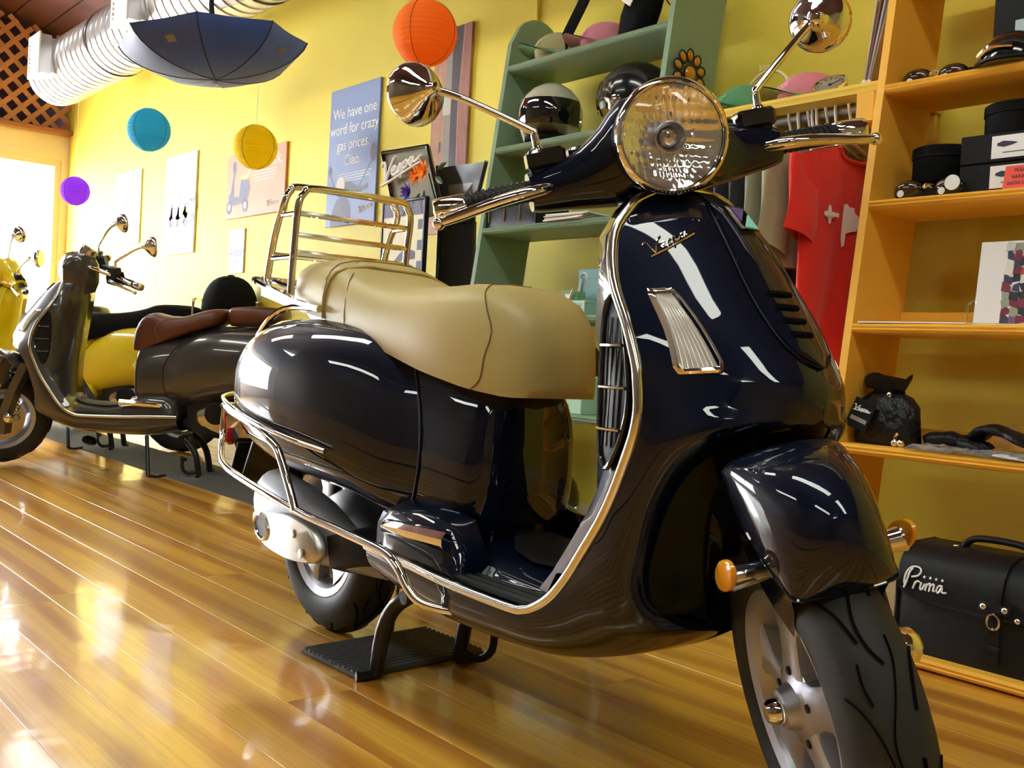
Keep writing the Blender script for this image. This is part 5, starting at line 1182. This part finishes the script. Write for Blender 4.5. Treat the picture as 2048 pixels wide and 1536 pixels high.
for p, a in (((.0, -.01, -.01), 220), ((.03, -.01, .0), 260), ((-.08, -.01, -.05), 230), ((-.04, -.01, -.06), 270), ((.10, 0, .08), 20), ((.09, 0, .05), 330), ((.0, -.01, -.04), 300)):
    b = MB(); d = Vector((math.cos(R(a)), 0, math.sin(R(a)))); s = Vector((-d.z, 0, d.x))*.014; p = Vector(p)
    b.loft([[p+s*k+d*.06*q, p+d*.06*q+Vector((0, -.004, 0)), p-s*k+d*.06*q, p+d*.06*q+Vector((0, .002, 0))] for q, k in ((0, .1), (.4, 1), (.8, .6), (1, .05))]); b.build('leaf', mat('leaf_green', srgb(50, 78, 36), .6) if 'leaf_green' not in MATS else MATS['leaf_green'], t)
b = MB(); b.tube([(.04, 0, .07), (.05, .02, .0), (.045, .045, -.05)], .004, 6, sm=3); b.build('stem', MATS['leaf_green'], t)
# ------------------------------------------------------------ things on the orange shelves
def goggles(loc, rz, label, w_=.075, tagd=False):
    t = thing('goggles', loc, label, 'goggles', rz, 'goggles on the orange shelves')
    for s in (-1, 1):
        b = MB(); b.ell((s*w_*.62, 0, .024), (.040, .020, .026), 20, 12); e = b.build('lens_cup', GLOSSB, t, 80)
        l = MB(); l.ell((s*w_*.62, -.012, .024), (.033, .012, .021), 18, 10); l.build('lens', mat('brown_lens', (.05, .025, .01), .04, 0, 1) if 'brown_lens' not in MATS else MATS['brown_lens'], e, 80)
        d = MB(); d.lathe([(.009, -.0225), (.009, -.0235), (.001, -.0238)], (s*w_*.62-.012, 0, .012), (0, 1, 0), 14); d.build('sticker', PW_, e)
    b = MB(); b.tube([(-.012, -.006, .028), (0, -.010, .032), (.012, -.006, .028)], .006, 8, sm=3); b.build('bridge', CHROME, t)
    b = MB(); b.tube([(w_*1.1, .005, .024), (w_*1.45, .02, .026), (w_*1.5, .06, .022), (0, .085, .022), (-w_*1.2, .06, .022), (-w_*1.1, .005, .024)], .011, 8, sm=4, flat=(1, .25)); b.build('strap', BLKC, t, 60)
    if tagd: b = MB(); b.lathe([(.019, 0), (.019, .0015), (.001, .0015)], (.072, -.035, .028), (0, -1, 0), 22); b.build('price_tag', PW_, t)
goggles((-1.385, 2.56, 1.453), R(6), 'dark round goggles alone on the upper orange shelf')
goggles((-1.335, 2.475, 1.142), R(4), 'black goggles with a round white price tag', .085, True)
def tin(loc, r, h, label):
    t = thing('round_case', loc, label, 'case', 0, 'round black cases'); b = MB(); b.lathe([(r*.97, 0), (r, .004), (r, h*.68), (r*1.0, h*.70)], (0, 0, 0), (0, 0, 1), 36); b.build('case_body', BLKC, t)
    b = MB(); b.lathe([(r*1.03, h*.70), (r*1.035, h*.74), (r*1.03, h*.96), (r*.97, h), (.001, h+.006)], (0, 0, 0), (0, 0, 1), 36); b.build('lid', BLKC, t); b = MB(); b.lathe([(r*1.028, h*.69), (r*1.04, h*.70), (r*1.03, h*.72)], (0, 0, 0), (0, 0, 1), 36, cap=False); b.build('zip', BLACKP, t)
tin((-1.355, 2.575, 1.192), .075, .092, 'round black zipped case on a flat box behind the tagged goggles')
crate('flat_box', (-1.355, 2.58, 1.142), (.15, .09, .049), (.02, .02, .022), 'flat dark box under the left round case', R(0))
def gbox(loc, label):
    t = thing('goggle_box', loc, label, 'box', 0, 'black goggle boxes'); b = MB(); b.box((0, 0, .036), (.25, .16, .070), None, .002); b.build('carton', BLACKP, t)
    b = MB(); b.box((.035, -.0805, .036), (.165, .001, .054), None, 0); lb = b.build('label', PW_, t)
    b = MB()
    for pts in ([(-.034, .045), (-.02, .050), (0, .047), (.016, .043), (0, .038), (-.018, .035), (-.034, .039)],):
        o = len(b.v)
        for x, z in pts: b.v.append(Vector((x, -.0815, z)))
        b.fa(*range(o, o+len(pts)))
    b.build('printed_wing', PDARK, lb, recalc=False)
    for x, z in ((.06, .05), (.085, .04), (.10, .052), (.105, .03)): b = MB(); b.box((x, -.0813, z), (.016, .0006, .007)); b.build('printed_goggle', PVIO, lb)
    b = MB(); b.box((.01, -.0813, .022), (.06, .0006, .002)); b.build('small_print', PDARK, lb)
gbox((-1.135, 2.555, 1.142), 'lower black goggle box behind the red card'); gbox((-1.135, 2.555, 1.214), 'upper black goggle box with a full white label')
tin((-1.165, 2.59, 1.2855), .085, .085, 'round black zipped case on top of the goggle boxes')
t = thing('red_card', (-1.095, 2.445, 1.142), 'red folded card with dark lettering on the orange shelf', 'card')
b = MB(); b.loft([[(-.042, .0, 0), (.042, .0, 0), (.042, .003, 0), (-.042, .003, 0)], [(-.042, .012, .056), (.042, .012, .056), (.042, .015, .056), (-.042, .015, .056)]]); b.loft([[(-.042, .03, 0), (.042, .03, 0), (.042, .033, 0), (-.042, .033, 0)], [(-.042, .012, .056), (.042, .012, .056), (.042, .015, .056), (-.042, .015, .056)]]); b.build('card', mat('red_card_paper', srgb(236, 84, 62), .6), t)
for s, z in (('PLEASE', .044), ('HANDLE', .028), ('WITH CARE', .012)): ltext(t, 'lettering', s, .0125, 0, z, PDARK, off=-.0+.002-.012*z/.056+.0)
t = thing('boxed_accessory', (-1.14, 2.60, 1.453), 'tall black box with a pale label on the upper orange shelf', 'box')
b = MB(); b.box((.0, 0, .10), (.19, .10, .20), None, .003); b.build('carton', BLACKP, t); b = MB(); b.box((.01, -.0505, .105), (.10, .001, .035)); b.build('label', mat('label_grey', srgb(176, 190, 190), .5), t); ltext(t, 'lettering', 'Vespa', .022, .01, .105, PVIO, off=.052)
t = thing('half_helmet', (-1.165, 2.52, 1.453), 'glossy dark half helmet in front of the tall black box', 'helmet')
b = MB(); b.ell((0, 0, 0), (.085, .075, .085), 28, 8, None, 0, 90); b.build('shell', GLOSSB, t, 80); b = MB(); b.tube([(.086*math.cos(a), .076*math.sin(a), .006) for a in [2*math.pi*i/28 for i in range(28)]], .005, 6, closed=True); b.build('rim', BLACKP, t); b = MB(); b.tube([(-.06, -.058, .02), (-.02, -.078, .035), (.03, -.074, .03)], .006, 6, sm=3); b.build('goggle_strap', CHROME, t)
# picture book in a rack
t = thing('picture_book', (-1.105, 2.50, .818), 'white picture book with a collage strip standing on the orange shelf', 'book', 0)
Mx = Matrix.Rotation(R(-6), 4, 'X')
b = MB(); b.box((0, 0, .104), (.20, .016, .208), Mx, .002); b.build('cover', WHITE, t)
b = MB(); b.xf(Matrix()); 
cols = [srgb(120, 40, 60), srgb(60, 60, 90), srgb(205, 205, 200), srgb(180, 60, 40), srgb(150, 160, 140), srgb(40, 40, 46), srgb(220, 220, 210), srgb(110, 90, 130)]
pm = [mat('collage', c, .5) for c in cols]
rn = random.Random(11)
for i in range(3):
    for j in range(10):
        x0 = -.035+.020*i; z0 = .006+.0196*j; p = MB()
        pts = [(x0+rn.uniform(-.004, .004)+dx*.020, z0+rn.uniform(-.005, .005)+dz*.02) for dx, dz in ((0, 0), (1, 0), (1.1, .6), (.8, 1), (0, 1))]
        P = [Mx@Vector((x, -.0085-.0004*(i+j) % .002, z-.104))+Vector((0, 0, .104)) for x, z in pts]
        for q in P: p.v.append(q)
        p.fa(0, 1, 2, 3, 4); p.build('printed_collage', pm[rn.randrange(8)], t, recalc=False)
b = MB(); b.tube([(-.10, -.05, .003), (-.10, -.05, .05), (-.09, -.03, .06)], .003, 6); b.tube([(-.10, -.05, .003), (.10, -.05, .003), (.10, .05, .003), (-.10, .05, .003)], .003, 6); b.build('wire_rack', CLEAR, t)
b = MB(); b.box((-1.325, 2.46, .8205), (.28, .13, .004), Matrix.Rotation(R(2), 4, 'Z'), .001); o = b.build('paper_sheet', WHITE); tag(o, 'thin white paper sheets lying on the empty orange shelf', 'paper')
# drawstring bag
t = thing('drawstring_bag', (-1.405, 2.47, .507), 'small black drawstring bag with a hanging card tag', 'bag')
b = MB(); rings = []
for z, rx, ry, cx in ((0, .070, .055, 0), (.012, .082, .066, 0), (.06, .084, .066, .002), (.10, .074, .060, .006), (.125, .056, .045, .004), (.135, .036, .030, 0), (.142, .040, .034, -.002), (.158, .056, .046, -.006), (.172, .060, .05, -.01)):
    rings.append([(cx+rx*math.cos(u)*(1+.07*math.sin(5*u+z*30)+.04*math.sin(9*u-z*50)), ry*math.sin(u)*(1+.08*math.cos(6*u+z*20)), z+(.014*math.sin(3*u) if z > .15 else 0)) for u in [2*math.pi*i/30 for i in range(30)]])
b.loft(rings); b.build('bag_body', add_noise(mat('black_nylon', (.009, .010, .011), .38, spec=.4), 30, .3, .8, 26, dist=.02), t, 60)
b = MB(); b.tube([(.036*math.cos(a), .032*math.sin(a), .137) for a in [2*math.pi*i/20 for i in range(20)]], .004, 6, closed=True); b.tube([(-.03, -.02, .137), (-.06, -.05, .10), (-.085, -.06, .04), (-.092, -.07, .0), (-.09, -.077, -.03)], .004, 6, sm=3); b.build('cord', BLKC, t)
b = MB(); b.ell((.022, -.040, .130), (.007, .007, .009), 10, 8); b.build('cord_lock', CHROME, t)
tg = MB(); Mt = frame((-.032, -.078, .075), (.95, .0, -.32), (.32, .12, .95)); tg.box((0, 0, 0), (.062, .078, .002), None, 0); tg.xf(Mt); tgo = tg.build('card_tag', BLACKP, t)
b = MB(); script(b, lambda u, v: Mt@Vector((-.026+.05*u, .006+.016*v, .0022)), .0013, n=4); b.build('script_lettering', PW_, tgo)
b = MB(); b.box((0, -.014, .0018), (.048, .011, .0006)); b.xf(Mt); b.build('label_strip', mat('strip_grey', srgb(140, 140, 136), .5), tgo)
# bell, gloves, plastic bag
t = thing('bicycle_bell', (-1.352, 2.415, .507), 'tiny chrome bell beside the drawstring bag', 'bell')
for x, z, r in ((0, .010, .010), (.017, .010, .010)): b = MB(); b.ell((x, 0, z), (r, r, r), 14, 10); b.build('bell_dome', CHROME, t, 80)
b = MB(); b.tube([(0, 0, .018), (.002, 0, .028), (.010, 0, .034)], .005, 8, sm=3); b.build('lever', CHROME, t)
t = thing('black_gloves', (-1.21, 2.50, .507), 'crumpled black leather gloves lying on the low orange shelf', 'gloves')
b = MB(); b.tube([(-.10, -.02, .018), (-.06, 0, .030), (-.02, .01, .026), (.02, 0, .022)], [.016, .024, .019, .025, .020, .024, .017], 10, sm=4, flat=(.8, 1.4)); b.build('glove_palm', BLKV, t, 60)
for k in range(4): b = MB(); b.tube([(.0, -.03+.02*k, .022), (.03+.004*k, -.04+.022*k, .020), (.055, -.045+.024*k, .012)], [.010, .009, .007], 8, sm=3); b.build('glove_finger', BLKV, t, 60)
b = MB(); b.tube([(.01, .02, .03), (.05, .01, .06), (.10, 0, .055), (.18, -.01, .03), (.28, -.02, .022)], [.018, .027, .021, .026, .020, .025, .020, .023, .018], 10, sm=5, flat=(.6, 1.5)); b.build('glove_cuff', BLKV, t, 60)
t = thing('plastic_packet', (-1.13, 2.395, .507), 'shiny clear plastic packet hanging over the shelf edge', 'packet')
PL = mat('thin_plastic', (.78, .80, .80), .18, trans=.55, coat=.6, ior=1.2)
b = MB(); rn = random.Random(4); rows = []
for j in range(7): rows.append([(-.16+.34*i/16, -.05+.14*j/6, .004+.009*abs(math.sin(i*1.3+j*.9))*(1 if j > 1 else .5)+.004*rn.random()) for i in range(17)])
b.grid(rows); b.grid([[Vector(p)+Vector((0, 0, -.0035)) for p in r] for r in rows]); b.build('film', PL, t, 60); b = MB(); b.box((.11, .0, .006), (.11, .09, .004), Matrix.Rotation(R(4), 4, 'Y')); b.build('insert', WHITE, t)
t = thing('plastic_packet', (-1.02, 2.555, .507), 'clear crinkled plastic packet behind the black gloves', 'packet')
b = MB(); rows = []
for j in range(6): rows.append([(-.15+.30*i/14, .0+.03*j/5, .004+.065*(j/5)+.014*math.sin(i*1.9+j)) for i in range(15)])
b.grid(rows); b.build('film', mat('clear_film', (.95, .93, .9), .12, trans=.92, ior=1.1), t, 60); b = MB(); b.box((0, .02, .006), (.26, .03, .01), None, .002); b.build('insert', MATS['mustard_paint'], t)
# ------------------------------------------------------------ leather case with script
t = thing('leather_case', (-1.085, 2.445, .03), 'big black leather carry case with white script on the lowest shelf', 'case')
LE = add_noise(mat('case_leather', (.009, .009, .010), .42, spec=.3), 30, .25, .25, 220, dist=.002)
Lh = .185
prof = [(-.115, 0), (-.118, .03), (-.118, .16), (-.108, .205), (-.085, .235), (-.05, .250), (.05, .252), (.085, .24), (.10, .21), (.105, .03), (.10, 0)]
b = MB(); b.loft([[(x, y*k, z*k2) for y, z in prof] for x, k, k2 in ((-Lh, .97, .985), (-Lh+.01, 1, 1), (Lh-.01, 1, 1), (Lh, .97, .985))]); cb = b.build('case_body', LE, t, 40)
for x in (-Lh, Lh): b = MB(); b.tube([(x, y, z) for y, z in prof], .005, 6, closed=True); b.build('piping', LE, cb)
fl = MB(); FP = [(.06, .2535), (0, .2545), (-.05, .2525), (-.087, .238), (-.112, .207), (-.122, .165), (-.124, .125)]
rows = []
for i, (y, z) in enumerate(FP): rows.append([(Lh*.99*f, y-.001, z-(.045*(abs(f)<.0)+(0 if i < 6 else .03*(1-abs(f)**6)-.03))) for f in [-1+2*k/16 for k in range(17)]])
fl.grid(rows); fl.grid([[Vector(p)+Vector((0, .0, 0))+(Vector((0, 0, .12))-Vector((0, p[1], p[2]))).normalized()*.004 for p in r] for r in rows]); flo_ = fl.build('flap', LE, t, 60)
b = MB(); b.tube([(Lh*.99*f, -.1265, .125+.03-.03*(1-abs(f)**6)) for f in [-1+2*k/24 for k in range(25)]], .003, 6); b.build('flap_edge', LE, flo_)
for x in (.035,):
    pass
for x in (.055,):
    s = MB(); pts = [(x, y-.004, z+.003) for y, z in FP]+[(x, -.130, .10), (x, -.123, .06), (x, -.122, .02)]
    s.grid([[(p[0]-.013, p[1], p[2]), (p[0]-.012, p[1]-.003, p[2]+.001), (p[0]+.012, p[1]-.003, p[2]+.001), (p[0]+.013, p[1], p[2])] for p in pts]); so = s.build('buckle_strap', BLKV, t, 30)
    b = MB(); b.box((x, -.130, .148), (.072, .006, .022), Matrix.Rotation(R(-10), 4, 'X'), .003); b.build('strap_plate', BLKV, so)
    for dx in (-.024, .024): b = MB(); b.ell((x+dx, -.135, .149), (.008, .006, .008), 14, 8); b.build('rivet', CHROME, so, 80)
    b = MB(); b.tube([(x+.014*math.cos(a), -.136, .118+.017*math.sin(a)) for a in [2*math.pi*i/20 for i in range(20)]], .0028, 7, closed=True); b.build('buckle', CHROME, so)
    b = MB(); b.box((x, -.130, .058), (.032, .006, .010), None, .002); b.build('strap_keeper', BLKV, so)
for x, z in ((.105, .130), (.125, .135)): b = MB(); b.ell((x, -.128, z), (.007, .005, .007), 14, 8); b.build('rivet', CHROME, t, 80)
s = MB(); s.grid([[(.128+w_, y-.004, z+.003) for w_ in (-.010, .010)] for y, z in FP[:4]]); s.build('side_strap', BLKV, t)
h = MB(); h.tube([(-.085, .0, .256), (-.065, .0, .274), (-.03, 0, .280), (.03, 0, .280), (.065, 0, .274), (.085, 0, .256)], .012, 10, sm=4, flat=(.7, 1.1)); ho = h.build('handle', BLKV, t, 60)
for dx in (-.095, .095, .135): b = MB(); b.ell((dx, -.02, .2545), (.008, .008, .004), 12, 6); b.build('rivet', CHROME, t, 80)
PR = [[(0, 0), (.06, .35), (.10, .75), (.16, .95)], [(.03, .10), (.0, .35), (.03, .75), (.14, 1.0), (.30, 1.02), (.36, .85), (.30, .65), (.16, .56)],
      [(.22, .04), (.27, .38)], [(.26, .30), (.31, .42), (.37, .38)], [(.41, .40), (.39, .12), (.44, .10), (.49, .36)],
      [(.51, .06), (.54, .40)], [(.54, .30), (.60, .42), (.62, .34), (.60, .06)], [(.61, .28), (.68, .42), (.71, .34), (.69, .12), (.74, .14)],
      [(.90, .40), (.82, .40), (.77, .2), (.82, .08), (.89, .36), (.90, .14), (1.0, .16)]]
def pf(u, v):
    x = -.165+.105*u; s_ = .115-.072*v-.0*u
    # walk along the flap profile by height
    z = .150+.052*v; y = tab([(-z_, y_) for y_, z_ in FP], -z)[0] if False else None
    zs = sorted([(z_, y_) for y_, z_ in FP[3:]]); yy = tab(zs, z)[0]
    return Vector((x, yy-.004, z))
b = MB(); script(b, pf, .0024, PR, 6); b.build('script_lettering', WHITEG, flo_)
for k in range(4):
    b = MB(); p = pf(.46+.14*k, .66); b.prism([(.0045*(1 if i % 2 == 0 else .42)*math.sin(2*math.pi*i/10), .0045*(1 if i % 2 == 0 else .42)*math.cos(2*math.pi*i/10)) for i in range(10)], .0012, frame(p, (1, 0, 0), (0, .3, 1))); b.build('star', WHITEG, flo_)

for i, x in enumerate((-1.682, -1.744, -1.758, -1.806)):
    h = MB(); h.tube([(0, -.17, 1.30), (0, -.02, 1.345), (0, .02, 1.345), (0, .17, 1.30)], .004, 8, sm=3); h.tube([(0, 0, 1.345), (0, -.012, 1.40), (0, -.02, 1.445), (0, -.006, 1.4515), (0, .012, 1.4505), (0, .02, 1.44)], .0045, 7, sm=4)
    o = h.build('clothes_hanger', WHITEG, None, 60); o.location = (x, 2.585, 0); tag(o, 'empty white hanger squeezed between the shirts nearest the orange unit', 'hanger', 'spare white hangers between the shirts')
# ------------------------------------------------------------ the scooters
scooter('scooter', (-2.14, 1.285, 0), math.atan2(-.045, 1.37), 'glossy navy scooter with a beige seat and chrome rear rack in front', 'scooters on show', NAVY, 'tan', 'cowl', -35, rack=True, crash=True, full=True)
_u = Vector((.617, .787)); _h = math.atan2(-.787, -.617)
scooter('scooter', (-4.705, 2.458, 0), _h, 'dark grey scooter with a brown leather saddle on the wooden floor', 'scooters on show', GREY, 'saddle', 'naked', 36, full=False, seatmat=BROWN)
ys = scooter('scooter', (-6.012, 2.479, 0), _h, 'yellow scooter with a long black seat behind the dark grey one', 'scooters on show', YELP, 'black', 'cowl', 36, full=False, seatmat=BLKC)
# carrier behind the seat of the yellow scooter with a cloth covered helmet on it
b = MB(); b.box((-.25, 0, .790), (.36, .26, .012), None, .004); cr_o = b.build('carrier', CHROME, ys)
for xx in (-.065, -.438):
    b = MB(); b.tube([(xx, -.12, .795), (xx, -.12, .89), (xx, -.09, .925), (xx, .09, .925), (xx, .12, .89), (xx, .12, .795)], .008, 8, sm=3); b.build('carrier_tube', CHROME, cr_o)
for s in (-1, 1): b = MB(); b.tube([(-.08, s*.11, .72), (-.14, s*.11, .79)], .008, 8); b.build('carrier_stay', CHROME, cr_o)
_c, _s = math.cos(_h), math.sin(_h)
t = thing('covered_helmet', (-6.012-.252*_c, 2.479-.252*_s, .797), 'black cloth covered helmet on the carrier of the yellow scooter', 'helmet', _h)
b = MB(); rings = []
for i in range(11):
    a = R(-18+108*i/10); k = math.cos(a)**.8 if i < 10 else .02
    rings.append([(.168*k*math.cos(u), .135*k*math.sin(u), .075+.205*math.sin(a)) for u in [2*math.pi*j/32 for j in range(32)]])
b.loft([[(.13*math.cos(u), .105*math.sin(u), 0) for u in [2*math.pi*j/32 for j in range(32)]]]+rings); b.build('cloth_cover', BLKC, t, 60)
b = MB(); b.ell((0, 0, .280), (.022, .022, .008), 12, 6); b.build('top_button', BLKC, t)
scooter('scooter', (-7.44, 2.40, 0), _h, 'pale silver scooter mostly hidden behind the yellow one', 'scooters on show', SILP, 'black', 'cowl', 10, full=False, seatmat=BLKV)
# ------------------------------------------------------------ lamps
for x, yy in ((2.4, .5), (-.8, .5), (-4.2, .5), (-7.6, .5), (1.3, -2.0), (-3.4, -2.6)): tube_lamp(x, yy, 3.42, 2.4)  # last two are an unseen camera-side row, added to fill the front
area('window_daylight', (XL-.6, 0, 1.4), 5.4, 1050, (0, R(-90), 0), (.93, .97, 1), 2.0)
